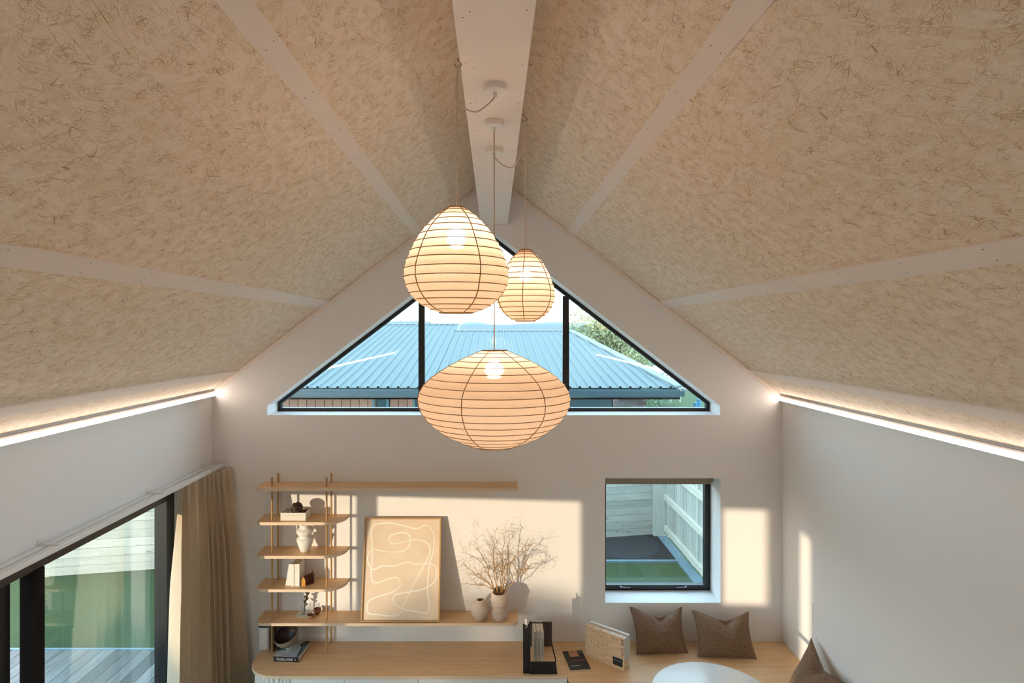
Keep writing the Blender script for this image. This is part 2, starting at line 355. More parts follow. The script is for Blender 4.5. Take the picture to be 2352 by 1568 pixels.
# ceiling: slab, boards, battens
ceil = struct('ceiling', 'steep whitewashed strand board ceiling meeting at the ridge beam', 'ceiling')
th = math.atan(PT); nx, nz_ = math.sin(th), math.cos(th)
def S(side, x, Y, off):   # point on the slope, pushed off into the room
    return Vector((side * (x - nx * off), Y, ZA - PT * x - nz_ * off))
for sd_ in (-1, 1):
    xe = 2.70 if sd_ < 0 else 2.76
    m = MB(); a = [S(sd_, 0, YB, 0), S(sd_, xe + .7, YB, 0), S(sd_, xe + .7, GY + .75, 0), S(sd_, 0, GY + .75, 0)]
    b = [p + Vector((0, 0, .25)) for p in a]
    m.hexa(a + b); m.build('roof_slab', M['ceil'], ceil)
    bands = [(.10, .712), (.765, 1.588), (1.655, 2.451), (2.517, xe - .012)]
    for bi, (x0, x1) in enumerate(bands):
        # strand board, cut around the edge so that it shows a thickness
        m = MB(); off = .012
        q = [S(sd_, x0, YB, off), S(sd_, x1, YB, off), S(sd_, x1, GY - .001, off), S(sd_, x0, GY - .001, off)]
        p = [S(sd_, x0, YB, 0), S(sd_, x1, YB, 0), S(sd_, x1, GY - .001, 0), S(sd_, x0, GY - .001, 0)]
        m.hexa(q + p); k = math.sqrt(1 + PT * PT)
        o0 = bi * 3.3 + (sd_ > 0) * 17.7
        def uvp(i):
            i = i % 4; return (([YB, YB, GY, GY][i]) + o0, [x0, x1, x1, x0][i] * k)
        m.uv = []
        for f in m.f:
            for i in f: m.uv.append(uvp(i))
        m.build('strand_board', M['osb'], ceil)
    for x0, x1 in ((.705, .772), (1.58, 1.662), (2.443, 2.525)):
        m = MB(); q = [S(sd_, x0, YB, .022), S(sd_, x1, YB, .022), S(sd_, x1, GY - .001, .022), S(sd_, x0, GY - .001, .022)]
        p = [S(sd_, x0, YB, .001), S(sd_, x1, YB, .001), S(sd_, x1, GY - .001, .001), S(sd_, x0, GY - .001, .001)]
        m.hexa(q + p); bt = m.build('batten', M['batten'], ceil)
        m = MB(); y = .3
        while y < GY:
            for xx in (x0 + .018, x1 - .018):
                c = S(sd_, xx, y + R.uniform(-.02, .02), .0225); u = (S(sd_, xx + .01, y, .0225) - S(sd_, xx, y, .0225)).normalized() * .0022; v = Vector((0, .0022, 0))
                nn = Vector((-sd_ * nx, 0, -nz_)) * .0008
                m.hexa([c - u - v, c + u - v, c + u + v, c - u + v, c - u - v + nn, c + u - v + nn, c + u + v + nn, c - u + v + nn])
            y += .42
        tag(m.build('screw_heads', M['screw'], bt), kind='stuff')
# ridge beam
m = MB(); m.box(-.13, .13, YB, GY - .001, 4.448, 4.86)
beam = tag(m.build('ridge_beam', M['batten'], bevel=.004), 'broad pale painted ridge beam running along the apex', 'beam', kind='structure')
m = MB()
y = .8
while y < GY:
    for xx in (-.105, -.08, .105):
        c = Vector((xx + R.uniform(-.004, .004), y + R.uniform(-.03, .03), 4.448)); m.box(c.x - .0025, c.x + .0025, c.y - .0025, c.y + .0025, 4.4472, 4.4485)
    y += .38
tag(m.build('screw_heads', M['screw'], beam), kind='stuff')
# thin trims where the ceiling meets the gable
for i, sd_ in enumerate((-1, 1)):
    xe = 2.70 if sd_ < 0 else 2.76
    m = MB()
    for o0, o1, dep in ((.014, .03, .018), (.03, .052, .009)):
        a = [S(sd_, .10, GY - dep, o0), S(sd_, xe - .03, GY - dep, o0), S(sd_, xe - .03, GY - .0005, o0), S(sd_, .10, GY - .0005, o0)]
        b = [S(sd_, .10, GY - dep, o1), S(sd_, xe - .03, GY - dep, o1), S(sd_, xe - .03, GY - .0005, o1), S(sd_, .10, GY - .0005, o1)]
        m.hexa(a + b)
    tag(m.build('trim_%d' % (i + 1), M['batten']), ('slim painted bead along the left slope of the gable', 'slim painted bead along the right slope of the gable')[i], 'trim', kind='structure')
# LED channels under both eaves
for sd_, xw in ((-1, XL), (1, XR)):
    zt = czx(xw) - .012
    g = thing('led_strip_light', ('glowing linear light under the eave above the curtain', 'glowing linear light under the eave of the plain side wall')[sd_ > 0], 'light', (xw, GY, zt), group='linear lights under the eaves')
    s = -sd_
    m = MB(); m.box(min(xw, xw + s * .027), max(xw, xw + s * .027), YB, GY - .002, zt - .024, zt - .006); m.build('channel', M['batten'], g)
    m = MB(); m.box(min(xw + s * .001, xw + s * .030), max(xw + s * .001, xw + s * .030), YB, GY - .003, zt - .038, zt - .0245); m.build('diffuser', M['led'], g)
    m = MB(); m.box(min(xw, xw + s * .030), max(xw, xw + s * .030), YB, GY - .002, zt - .041, zt - .0382); m.build('rib', M['white_metal'], g)
    m = MB(); m.box(min(xw + s * .001, xw + s * .022), max(xw + s * .001, xw + s * .022), YB, GY - .003, zt - .052, zt - .0412); m.build('diffuser', M['led'], g)

for g in [o for o in COL.objects if o.name.startswith('led_strip_light')]:
    xw, zt = g.location.x, g.location.z; s = 1 if xw < 0 else -1
    m = MB(); m.box(min(xw, xw + s * .034), max(xw, xw + s * .034), YB, GY - .002, zt - .057, zt - .0522); m.build('lip', M['white_metal'], g)  # lip added to keep the lower diffuser's light off the wall

# ------------------------------------------------------------------ windows
FY = GY + .34 - .06   # frame plane of the gable windows
w1 = struct('window_1', 'wide triangular gable window in black frame', 'window')
def ring(poly, t):    # inset polygon by t (convex, counter-clockwise)
    n = len(poly); out = []
    for i in range(n):
        p0, p1, p2 = Vector(poly[i - 1]), Vector(poly[i]), Vector(poly[(i + 1) % n])
        d1 = (p1 - p0).normalized(); d2 = (p2 - p1).normalized(); n1 = Vector((-d1.y, d1.x)); n2 = Vector((-d2.y, d2.x))
        bs = (n1 + n2); bs /= bs.dot(n1); out.append(tuple(p1 + bs * t))
    return out
fn_y = lambda u, v, d: Vector((u, d, v))
m = MB(); m.prism([(u * .999, v) for u, v in tri_win], fn_y, FY, FY + .055, holes=[ring(tri_win, .034)]); m.build('frame', M['black'], w1)
inr = ring(tri_win, .034)
for a in (-.728, .72):
    top = 4.372 - .034 * 1.26 - .7655 * abs(a)
    m = MB(); m.box(a - .031, a + .031, FY - .004, FY + .05, 2.65, top); m.build('mullion', M['black'], w1)
def clip_x(poly, x0, x1):
    def clip(pl, f):
        o = []
        for i in range(len(pl)):
            a, b = pl[i - 1], pl[i]; fa, fb = f(a), f(b)
            if (fa >= 0) != (fb >= 0): t = fa / (fa - fb); o.append((a[0] + (b[0] - a[0]) * t, a[1] + (b[1] - a[1]) * t))
            if fb >= 0: o.append(b)
        return o
    return clip(clip(poly, lambda p: p[0] - x0), lambda p: x1 - p[0])
for x0, x1 in ((-3, -.76), (-.697, .69), (.751, 3)):
    m = MB(); m.prism(clip_x(ring(tri_win, .03), x0, x1), fn_y, FY + .02, FY + .026); m.build('pane', M['glass'], w1)
w2 = struct('window_2', 'small square window in a deep reveal above the corner bench', 'window')
m = MB(); m.prism([(u, v) for u, v in sq_win], fn_y, FY, FY + .055, holes=[ring(sq_win, .022)]); m.build('frame', M['black'], w2)
m = MB(); m.prism(ring(sq_win, .020), fn_y, FY - .012, FY + .05, holes=[ring(sq_win, .058)]); m.build('sash', M['black'], w2)
m = MB(); m.prism(ring(sq_win, .05), fn_y, FY + .02, FY + .026); m.build('pane', M['glass'], w2)
for px in (1424, 1574):
    x = PX(px, FY); z = .8275 + .045
    s = 1 if px < 1500 else -1
    m = MB(); m.tube([(x, FY - .012, z + .004), (x, FY - .03, z + .002), (x + s * .03, FY - .035, z), (x + s * .10, FY - .03, z - .002)], [.006, .005, .004, .003], 8); m.build('window_stay', plain('stay_metal', (.5, .5, .52), .25, metal=.9), w2, smooth=True)
# blind cassette at the head of the square window
m = MB(); m.box(1.066, 2.163, FY - .09, FY - .018, 2.019 - .085, 2.018); m.box(1.072, 2.157, FY - .06, FY - .045, 1.905, 2.019 - .085)
tag(m.build('roller_blind', plain('blind_cloth', (.36, .28, .21), .8), bevel=.004), 'taupe roller blind rolled up at the head of the square window', 'blind')

# glazed sliding doors in the left wall
d1 = struct('door_1', 'black framed glazed sliding doors opening to the deck', 'door')
GX = -3.0
def dbox(name, y0, y1, z0, z1, x0, x1, mat=M['black'], par=d1):
    m = MB(); m.box(x0, x1, y0, y1, z0, z1); return m.build(name, mat, par)
dbox('frame', DY0, DY1, 1.895, DZ1, GX - .11, GX + .05)
dbox('frame', DY0, DY1, -.11, -.0, GX - .11, GX + .05)
dbox('frame', 5.49, DY1, 0, 1.895, GX - .06, GX + .05)
dbox('frame', DY0, DY0 + .05, 0, 1.895, GX - .06, GX + .05)
dbox('stile', 3.905, 3.988, 0, 1.895, -3.04, -2.94, plain('bronze_stile', (.014, .009, .008), .8, spec=.1))
dbox('stile', 3.76, 3.84, 0, 1.895, -3.10, -3.05)
dbox('pane', 3.985, 5.495, .0, 1.9, GX - .028, GX - .022, M['glass_door'])
dbox('pane', DY0 + .04, 3.77, .0, 1.9, -3.078, -3.072, M['glass_door'])
for n_, (y0, y1, z0, z1) in ((3, (-.31, .585, .93, 1.875)), (4, (-.985, -.36, .3, 1.78))):
    wx = struct('window_%d' % n_, ('side window above the sill behind the viewer', 'tall side window behind the viewer')[n_ - 3], 'window')
    m = MB(); m.prism([(y0, z0), (y1, z0), (y1, z1), (y0, z1)], lambda u, v, d: Vector((d, u, v)), GX - .05, GX + .0, holes=[ring([(y0, z0), (y1, z0), (y1, z1), (y0, z1)], .02)])
    m.build('frame', M['black'], wx)
    m = MB(); m.box(GX - .028, GX - .022, y0 + .015, y1 - .015, z0 + .015, z1 - .015); m.build('pane', M['glass'], wx)

# curtain track and curtain
tr = thing('curtain_track', 'white double curtain track fixed above the glazed doors', 'curtain track', (XL, 4, 2.16))
for x0, x1 in ((XL + .004, XL + .05), (XL + .075, XL + .13)):
    m = MB(); m.box(x0, x1, 1.2, 5.80, 2.135, 2.165); m.build('rail', M['white_metal'], tr, bevel=.004)
for y in (2.3, 3.62, 4.75, 5.62):
    m = MB(); m.box(XL, XL + .128, y - .015, y + .015, 2.165, 2.170); m.box(XL, XL + .004, y - .02, y + .02, 2.165, 2.195)
    m.tube([(XL + .002, y - .01, 2.178), (XL + .03, y + .03, 2.176), (XL + .05, y + .10, 2.174)], .003, 6)
    m.build('bracket', M['white_metal'], tr)
def make_curtain():
    nS, nZ = 420, 34; zt, zb = 2.135, .015
    A0, B0 = Vector((-2.645, 5.15)), Vector((-2.50, 5.82)); A1, B1 = Vector((-2.625, 4.97)), Vector((-2.36, 5.82))
    m = MB(); vs = []
    ph = [R.uniform(-.5, .5) for _ in range(40)]
    for j in range(nZ + 1):
        t = j / nZ; z = zt + (zb - zt) * t; tt = t ** .85
        A = A0.lerp(A1, tt); B = B0.lerp(B1, tt); d = (B - A).normalized(); n = Vector((d.y, -d.x))
        amp = .020 + .044 * min(1, t * 2.5) + .012 * t
        if t < .07: amp = .022
        for i in range(nS + 1):
            s = i / nS; k = 9.0
            w_ = s * k + .35 * math.sin(s * 9.3 + 1.0) + .12 * math.sin(t * 4 + s * 15) * t
            a = 2 * math.pi * w_
            dx = amp * (math.sin(a) + .22 * math.sin(2 * a + 1.2 + t)) * (1 + .25 * math.sin(s * 21))
            sh = .018 * math.cos(a) * min(1, t * 4)
            if t < .07: dx += .006 * math.sin(3 * a)
            p = A.lerp(B, s) + n * dx + d * sh
            vs.append((max(p.x, XL + .012) if p.y > 5.5 else p.x, min(p.y, GY - .004), z))
    fs = [(j * (nS + 1) + i, j * (nS + 1) + i + 1, (j + 1) * (nS + 1) + i + 1, (j + 1) * (nS + 1) + i) for j in range(nZ) for i in range(nS)]
    m.add(vs, fs); o = m.build('curtain', M['linen'], smooth='all', fix=False, loc=(-2.55, 5.4, .015))
    tag(o, 'long beige linen curtain drawn back beside the glazed doors', 'curtain')
make_curtain()

# ------------------------------------------------------------------ shelving
SB = DT + .0
def rounded(x0, x1, y0, y1, rl, rr):      # plan outline, back edge y1 straight, front corners rounded
    pts = [(x1, y1), (x0, y1)]
    for k in range(9):
        a = math.pi + k / 8 * math.pi / 2; pts.append((x0 + rl + rl * math.cos(a), y0 + rl + rl * math.sin(a)))
    for k in range(9):
        a = 1.5 * math.pi + k / 8 * math.pi / 2; pts.append((x1 - rr + rr * math.cos(a), y0 + rr + rr * math.sin(a)))
    return pts
unit = thing('shelving_unit', 'oak wall shelving with rounded boards on slim golden uprights', 'shelf', (-1.8, GY, SB))
zsh = [1.9883, 1.6775, 1.371, 1.065, .7546]
shelf_y0 = GY - .254
for z, long_ in zip(zsh, (1, 0, 0, 0, 1)):
    x1 = .222 if long_ else -1.385
    m = MB(); m.prism(rounded(-2.19, x1, shelf_y0, GY - .0005, .07, .07 if long_ else .20), lambda u, v, d: Vector((u, v, d)), z - .0245, z - .0205)
    pl = rounded(-2.19, x1, shelf_y0, GY - .0005, .07, .07 if long_ else .20)
    m = MB(); m.prism(pl, lambda u, v, d: Vector((u, v, d)), z - .026, z)
    b = m.build('board', [M['oak'], M['oak_edge']], unit)
    for p in b.data.polygons:
        if abs(p.normal.z) < .5: p.material_index = 1
for x in (-2.055, -1.55):
    for y, zt in ((5.64, 2.074), (5.80, 2.074)):
        m = MB(); m.tube([(x, y, SB), (x, y, zt)], .0085, 12); m.build('upright', M['dowel'], unit, smooth=30)

# ------------------------------------------------------------------ sideboard
sbd = thing('sideboard', 'long oak-topped sideboard with white doors and rounded left end', 'sideboard', (-.77, 5.5, 0))
SX0, SX1, SY0 = -2.17, .635, 5.248
pl = rounded(SX0, SX1, SY0, GY - .0005, .26, .002)
m = MB(); m.prism(pl, lambda u, v, d: Vector((u, v, d)), DT - .028, DT)
b = m.build('top', [M['oak'], M['oak_edge']], sbd)
for p in b.data.polygons:
    if abs(p.normal.z) < .5: p.material_index = 1
pl = rounded(SX0 + .03, SX1, SY0 + .035, GY - .001, .25, .002)
m = MB(); m.prism(pl, lambda u, v, d: Vector((u, v, d)), .0, DT - .0285); m.build('body', M['white'], sbd)
for i in range(14):      # flutes round the curved end
    t = i / 13
    if t < .75:
        a = math.pi + t / .75 * math.pi / 2; c = (SX0 + .03 + .25 + .252 * math.cos(a), SY0 + .035 + .25 + .252 * math.sin(a))
    else: c = (SX0 + .28 + (t - .75) / .25 * .10 + .01, SY0 + .033)
    m = MB(); m.tube([(c[0], c[1], .02), (c[0], c[1], DT - .03)], .013, 8); m.build('flute', M['white'], sbd, smooth=40)
xs = [-1.74, -1.294, -.656, -.015, .632]
for x0, x1 in zip(xs[:-1], xs[1:]):
    m = MB(); m.box(x0 + .002, x1 - .002, SY0 + .014, SY0 + .034, .05, DT - .034); m.build('door', M['white'], sbd, bevel=.0015)

# bench round the corner
bn = thing('corner_bench', 'oak corner bench along the gable and plain side walls', 'bench', (1.7, 5.4, 0))
pl = [(.637, GY - .0005), (.637, 5.06), (2.05, 5.06), (2.05, 2.4), (XR - .0005, 2.4), (XR - .0005, GY - .0005)]
m = MB(); m.prism(pl, lambda u, v, d: Vector((u, v, d)), DT - .030, DT - .001); m.build('seat', M['oak'], bn)
pl = [(.66, GY - .001), (.66, 5.10), (2.09, 5.10), (2.09, 2.43), (XR - .001, 2.43), (XR - .001, GY - .001)]
m = MB(); m.prism(pl, lambda u, v, d: Vector((u, v, d)), .0, DT - .0305); m.build('base', M['white'], bn)

# pebble table
tb = thing('round_table', 'white round table in front of the corner bench', 'table', (1.635, 4.53, 0))
TC = (1.635, 4.535)
m = MB(); m.lathe([(.0, .700), (.425, .700), (.445, .706), (.45, .716), (.447, .726), (.438, .7305), (0.0, .7305)], (TC[0], TC[1], 0), 96); m.build('tabletop', plain('table_white', (.78, .80, .81), .3), tb, smooth=30)
m = MB(); m.lathe([(0, .0), (.27, 0), (.27, .012), (.05, .03), (.045, .68), (.10, .699), (0, .699)], (TC[0], TC[1], 0), 40); m.build('pedestal', M['white_metal'], tb, smooth=30)

# ------------------------------------------------------------------ pendant lanterns
def lantern(lab, cx_px, Yl, y_top, y_bot, prof, nh, rose_Y, hook=None, loop=None, bulb_py=None, bulb_r=.034, nrib=6, rot=0.3):
    X = PX(cx_px, Yl); zt = PZ(y_top, Yl); zb = PZ(y_bot, Yl); H = zt - zb
    rmax = max(p[1] for p in prof) / F * Yl
    g = thing('paper_lantern', lab, 'pendant lamp', (X, Yl, zb), group='linen lantern pendants under the ridge beam')
    def rad(t):    # t 0 bottom .. 1 top, in px given as list of (t, px)
        for (t0, r0), (t1, r1) in zip(prof[:-1], prof[1:]):
            if t0 <= t <= t1:
                i = prof.index((t0, r0)); q0 = prof[max(i - 1, 0)]; q3 = prof[min(i + 2, len(prof) - 1)]
                u = (t - t0) / (t1 - t0)
                m0 = (r1 - q0[1]) / max(1e-6, (t1 - q0[0])) * (t1 - t0); m1 = (q3[1] - r0) / max(1e-6, (q3[0] - t0)) * (t1 - t0)
                if i == 0: m0 = (r1 - r0)
                h = (2*u**3 - 3*u**2 + 1) * r0 + (u**3 - 2*u**2 + u) * m0 + (-2*u**3 + 3*u**2) * r1 + (u**3 - u**2) * m1
                return h / F * Yl
        return prof[-1][1] / F * Yl
    # hoop heights, closer together at the poles
    hs = []
    for k in range(nh):
        u = (k + .0) / (nh - 1); hs.append(.5 - .5 * math.cos(math.pi * (.09 + .82 * u)))
    h0, h1 = hs[0], hs[-1]; hs = [(h - h0) / (h1 - h0) for h in hs]
    full = []; sub = 5
    for a, b in zip(hs[:-1], hs[1:]):
        for q in range(sub):
            u = q / sub; t = a + (b - a) * u; full.append((rad(t) - .0035 * math.sin(math.pi * u) * min(1, (b - a) * 14) , zb + H * t))
    full.append((rad(1.0), zt))
    m = MB(); n = 72; m.lathe(full, (X, Yl, 0), n)
    m.f = m.f[:-2]; m.mi = m.mi[:-2]     # open at both ends
    m.build('shade', M['shade'], g, smooth='all')
    wv = [R.uniform(-1, 1) for _ in range(nh)]
    for k, t in enumerate(hs):
        rr = rad(t) + .0008; pts = []
        for q in range(64):
            a = 2 * math.pi * q / 64; pts.append((X + rr * math.cos(a), Yl + rr * math.sin(a), zb + H * t + .0012 * wv[k] * math.sin(a + k)))
        m = MB(); m.tube(pts, .0018 if 0 < k < nh - 1 else .003, 5, closed=True); m.build('hoop', M['hoop'], g, smooth='all')
    for k in range(nrib):
        a = rot + 2 * math.pi * k / nrib
        pts = []
        for t, (r_, z_) in enumerate(full[::sub]):
            ww = .0012 * math.sin(t * 1.3 + k)
            pts.append((X + (r_ + .001) * math.cos(a) - ww * math.sin(a), Yl + (r_ + .001) * math.sin(a) + ww * math.cos(a), z_))
        m = MB(); m.tube(pts, .0019, 5); m.build('rib', M['hoop'], g, smooth='all')
    zb_ = PZ(bulb_py, Yl)
    m = MB(); m.lathe([(0.001, zb_ - bulb_r), (bulb_r * .6, zb_ - bulb_r * .8), (bulb_r * .95, zb_ - bulb_r * .3), (bulb_r, zb_ + .005), (bulb_r * .8, zb_ + bulb_r * .6), (.016, zb_ + bulb_r * 1.4), (.014, zb_ + bulb_r * 1.7)], (X, Yl, 0), 20); m.build('bulb', M['bulb'], g, smooth='all')
    m = MB(); zs = zb_ + bulb_r * 1.7; m.tube([(X, Yl, zs), (X, Yl, zs + .06)], .019, 16); m.build('socket', M['white_metal'], g, smooth=40)
    # wire spider holding the shade open
    m = MB()
    for k in range(3):
        a = k * 2.094; rt = rad(1.0); m.tube([(X, Yl, zs + .05), (X + rt * math.cos(a), Yl + rt * math.sin(a), zt)], .0016, 5)
    m.build('spider', M['hoop'], g)
    # cord and ceiling rose
    zr = 4.448
    if hook is None: path = [(X, Yl, zs + .05), (X + .001, Yl, zt + .2), (X, Yl, zr - .04)]; rx = X
    else:
        hx, hy, hz = hook; rx = PX(loop[0][0], rose_Y)
        path = [(X, Yl, zs + .05), (X, Yl, zt + .3), (hx, hy, hz - .02), (hx + .002, hy - .006, hz - .004), (hx, hy - .014, hz - .02)]
        path += [tuple(P(*q)) for q in loop[1:]] + [(rx, rose_Y, zr - .05)]
    if hook is not None:
        pts = path[4:]; sm = []
        for i in range(len(pts) - 1):
            p0, p1, p2, p3 = Vector(pts[max(i - 1, 0)]), Vector(pts[i]), Vector(pts[i + 1]), Vector(pts[min(i + 2, len(pts) - 1)])
            for q in range(8):
                t = q / 8; sm.append(.5 * ((2 * p1) + (-p0 + p2) * t + (2 * p0 - 5 * p1 + 4 * p2 - p3) * t * t + (-p0 + 3 * p1 - 3 * p2 + p3) * t ** 3))
        path = path[:4] + sm + [Vector(pts[-1])]
    m = MB(); m.tube(path, .0032, 8); m.build('cord', M['cord'], g, smooth='all')
    m = MB(); m.lathe([(0.0, zr), (.047, zr), (.047, zr - .026), (.044, zr - .03), (.008, zr - .031), (.007, zr - .055), (0, zr - .055)], (rx, rose_Y, 0), 40); m.build('ceiling_rose', plain('rose_white', (.80, .76, .70), .45), g, smooth=35)
    if hook is not None:
        m = MB(); hp = [((-.13 if hx < 0 else .13), hy, hz + .022), (hx, hy, hz + .02)] + [(hx + .012 * math.sin(a_), hy, hz - .0 + .012 * math.cos(a_)) for a_ in [i * .6 for i in range(0, 9)]]
        m.tube(hp, .0022, 6); m.build('hook', plain('brass_hook', (.35, .22, .10), .35, metal=.8), g, smooth='all')
    return g
egg = [(0, .32), (.027, .48), (.095, .72), (.22, .93), (.39, 1.0), (.5625, .90), (.75, .70), (.904, .43), (1.0, .17)]
YA = 2.30
lantern('large egg-shaped linen lantern hanging nearest the ridge beam on the left', 1048, YA, 478, 718, [(t, r * 120.5) for t, r in egg], 17, 2.51, (PX(1052, YA), YA, PZ(148, YA)),
        [(1137, 0, 0), (1046.5, 220, 2.32), (1058, 243, 2.36), (1092, 257, 2.42), (1120, 240, 2.47)], bulb_py=562, rot=.19, nrib=5, bulb_r=.0275)
YC_ = 2.90
lantern('small egg-shaped linen lantern hanging behind the large one', 1207, YC_, 574, 737, [(t, r * 68.0) for t, r in egg], 17, 3.38, (PX(1205, YC_), YC_, PZ(274, YC_)),
        [(1135, 0, 0), (1204, 325, 2.95), (1196, 355, 3.0), (1177, 384, 3.12), (1152, 377, 3.28)], bulb_py=642, rot=.38, bulb_r=.021)
obl = [(0, .25), (.04, .40), (.12, .62), (.25, .84), (.38, .965), (.49, 1.0), (.60, .965), (.72, .83), (.83, .62), (.92, .40), (1.0, .165)]
lantern('wide flattened oval linen lantern hanging lowest under the beam', 1135, 2.94, 805, 1025, [(t, r * 174.5) for t, r in obl], 19, 2.94, bulb_py=874, rot=.13, bulb_r=.036)

# ------------------------------------------------------------------ picture
pc = thing('framed_picture', 'large oak framed abstract print with looping white lines leaning on the long shelf', 'picture', (-.863, 5.62, .7546))
bl, br_, tl, tr_ = Vector((-1.2264, 5.611, .7556)), Vector((-.501, 5.611, .7556)), Vector((-1.2264, 5.796, 1.654)), Vector((-.501, 5.796, 1.654))
ex = (br_ - bl).normalized(); ez = (tl - bl).normalized(); en = ex.cross(ez).normalized()   # en points away from wall? towards camera is -Y
if en.y > 0: en = -en
PW, PH = (br_ - bl).length, (tl - bl).length
pf = lambda u, v, d: bl + ex * u + ez * v + en * d
m = MB(); m.prism([(0, 0), (PW, 0), (PW, PH), (0, PH)], pf, -.004, .024, holes=[[(.013, .013), (PW - .013, .013), (PW - .013, PH - .013), (.013, PH - .013)]])
m.build('frame', wood('frame_oak', (.55, .33, .13), (.44, .25, .09), axis=2, rough=.4), pc)
m = MB(); m.prism([(.012, .012), (PW - .012, .012), (PW - .012, PH - .012), (.012, PH - .012)], pf, .0, .010)
m.build('canvas', plain('peach_canvas', (.76, .61, .47), .85, var=.12, vscale=6, bump=.1, bscale=200), pc)
raw = [(172,470),(175,430),(200,400),(300,387),(400,405),(500,430),(570,405),(620,440),(635,520),(625,600),(600,690),(585,800),(580,900),(592,1000),(570,1050),(500,1040),(400,1020),(350,990),(330,950),(345,920),(400,905),(500,890),(580,865),(635,820),(650,760),(635,710),(590,690),(500,695),(430,680),(350,705),(250,710),(190,735),(155,700),(145,650),(160,610),(190,590),(300,605),(400,600),(440,570),(458,510),(440,470),(400,460),(330,475),(300,505),(320,540),(370,540),(440,520),(500,513),(570,530),(600,570),(598,620),(560,700),(510,790),(460,880),(420,970),(380,1050),(340,1072),(220,1062),(160,1055),(140,1020),(160,960),(230,930),(310,905),(370,870),(380,820),(350,793),(290,805),(220,830),(180,820),(172,750),(180,650),(178,550)]
uv = []
for x, y in raw:
    v = (y - 348) / 765.0; lft = 125 - 30 * v; wd = (687 - 22 * v) - lft; uv.append(((x - lft) / wd * PW, (1 - v) * PH))
sm = []
nn_ = len(uv)
for i in range(nn_):
    p0, p1, p2, p3 = [Vector(uv[(i + k) % nn_]) for k in (-1, 0, 1, 2)]
    for q in range(6):
        t = q / 6; sm.append(.5 * ((2 * p1) + (-p0 + p2) * t + (2 * p0 - 5 * p1 + 4 * p2 - p3) * t * t + (-p0 + 3 * p1 - 3 * p2 + p3) * t ** 3))
m = MB(); vs = []; K = len(sm)
for i, p in enumerate(sm):
    d = (sm[(i + 1) % K] - sm[i - 1]).normalized(); nrm = Vector((-d.y, d.x)) * (.0052 + .0012 * math.sin(i * .11))
    vs += [pf((p + nrm).x, (p + nrm).y, .0104), pf((p - nrm).x, (p - nrm).y, .0104), pf(p.x, p.y, .0118)]
fs = []
for i in range(K):
    j = (i + 1) % K; fs += [(3*i, 3*j, 3*j+2, 3*i+2), (3*i+2, 3*j+2, 3*j+1, 3*i+1)]
m.add(vs, fs); m.build('painted_line', plain('white_paint', (.90, .83, .74), .8), pc, smooth='all')

# ------------------------------------------------------------------ vases and branches
def clay(name, col): return plain(name, col, .85, bump=.5, bscale=35, var=.08, vscale=14)
yv = 5.66
x = PX(1103, yv)
vz = .7546
def wob(r, z, a): return (r * (1 + .02 * math.sin(3 * a + z * 40)) + .0018 * math.sin(z * 260 + 2 * math.sin(a)), z + .003 * math.sin(a + 1))
prof = [(.0, .0), (.040, .0), (.047, .004), (.064, .028), (.082, .062), (.088, .09), (.085, .115), (.073, .142), (.054, .163), (.040, .174), (.034, .182), (.030, .1835), (.027, .180), (.032, .165), (.055, .13), (.06, .08), (.04, .02), (0, .012)]
prof2 = []
for (a, b), (c, d) in zip(prof[:-1], prof[1:]):
    for q in range(3): t = q / 3; prof2.append((a + (c - a) * t, b + (d - b) * t))
prof2.append(prof[-1])
m = MB(); m.lathe(prof2, (x, yv, vz + .001), 48, fn=wob)
tag(m.build('round_vase', clay('blush_clay', (.60, .47, .385)), smooth='all', loc=(x, yv, vz)), 'squat ridged blush clay vase with a narrow mouth', 'vase')
x2 = PX(1148, yv)
def wob2(r, z, a):
    k = .0035 * math.sin(9 * z / .25 * math.pi + 3 * math.sin(a)) + .004 * math.sin(2 * a + z * 22)
    return (r + k * (r > .03), z + .013 * math.sin(a + .3) * max(0, min(1, (z - .15) / .08)))
prof = [(0, 0), (.05, 0), (.058, .004), (.066, .03), (.076, .055), (.074, .075), (.069, .10), (.074, .13), (.084, .165), (.089, .195), (.086, .225), (.075, .25), (.072, .262), (.068, .264), (.066, .255), (.075, .22), (.078, .18), (.06, .09), (.045, .02), (0, .015)]
prof2 = []
for (a, b), (c, d) in zip(prof[:-1], prof[1:]):
    for q in range(3): t = q / 3; prof2.append((a + (c - a) * t, b + (d - b) * t))
prof2.append(prof[-1])
m = MB(); m.lathe(prof2, (x2, yv, vz + .001), 56, fn=wob2)
tag(m.build('tall_vase', clay('pale_clay', (.62, .49, .40)), smooth='all', loc=(x2, yv, vz)), 'tall crumpled clay vase holding curly branches', 'vase')
br = thing('curly_branches', 'spray of bare curly willow branches in the tall clay vase', 'branches', (x2, yv, vz + .24))
bark = plain('willow_bark', (.44, .25, .085), .7, var=.2, vscale=30)
RB = random.Random(23)
def wander(p0, d0, length, steps, curl, droop, r0, r1, seedv):
    pts = [Vector(p0)]; d = Vector(d0).normalized(); rs = [r0]; ax = Vector((RB.gauss(0, 1), RB.gauss(0, 1) * .6, RB.gauss(0, 1))).normalized()
    st = length / steps
    for i in range(steps):
        if RB.random() < .35: ax = Vector((RB.gauss(0, 1), RB.gauss(0, 1), RB.gauss(0, 1))).normalized()
        d = (d + ax * curl * RB.uniform(.3, 1.2) + Vector((0, 0, -droop))).normalized()
        q = pts[-1] + d * st
        if q.y > GY - .015: q.y = GY - .015; d.y = -abs(d.y) * .3
        if q.y < 5.36: d.y = abs(d.y)
        pts.append(q); rs.append(r0 + (r1 - r0) * (i + 1) / steps)
    return pts, rs, d
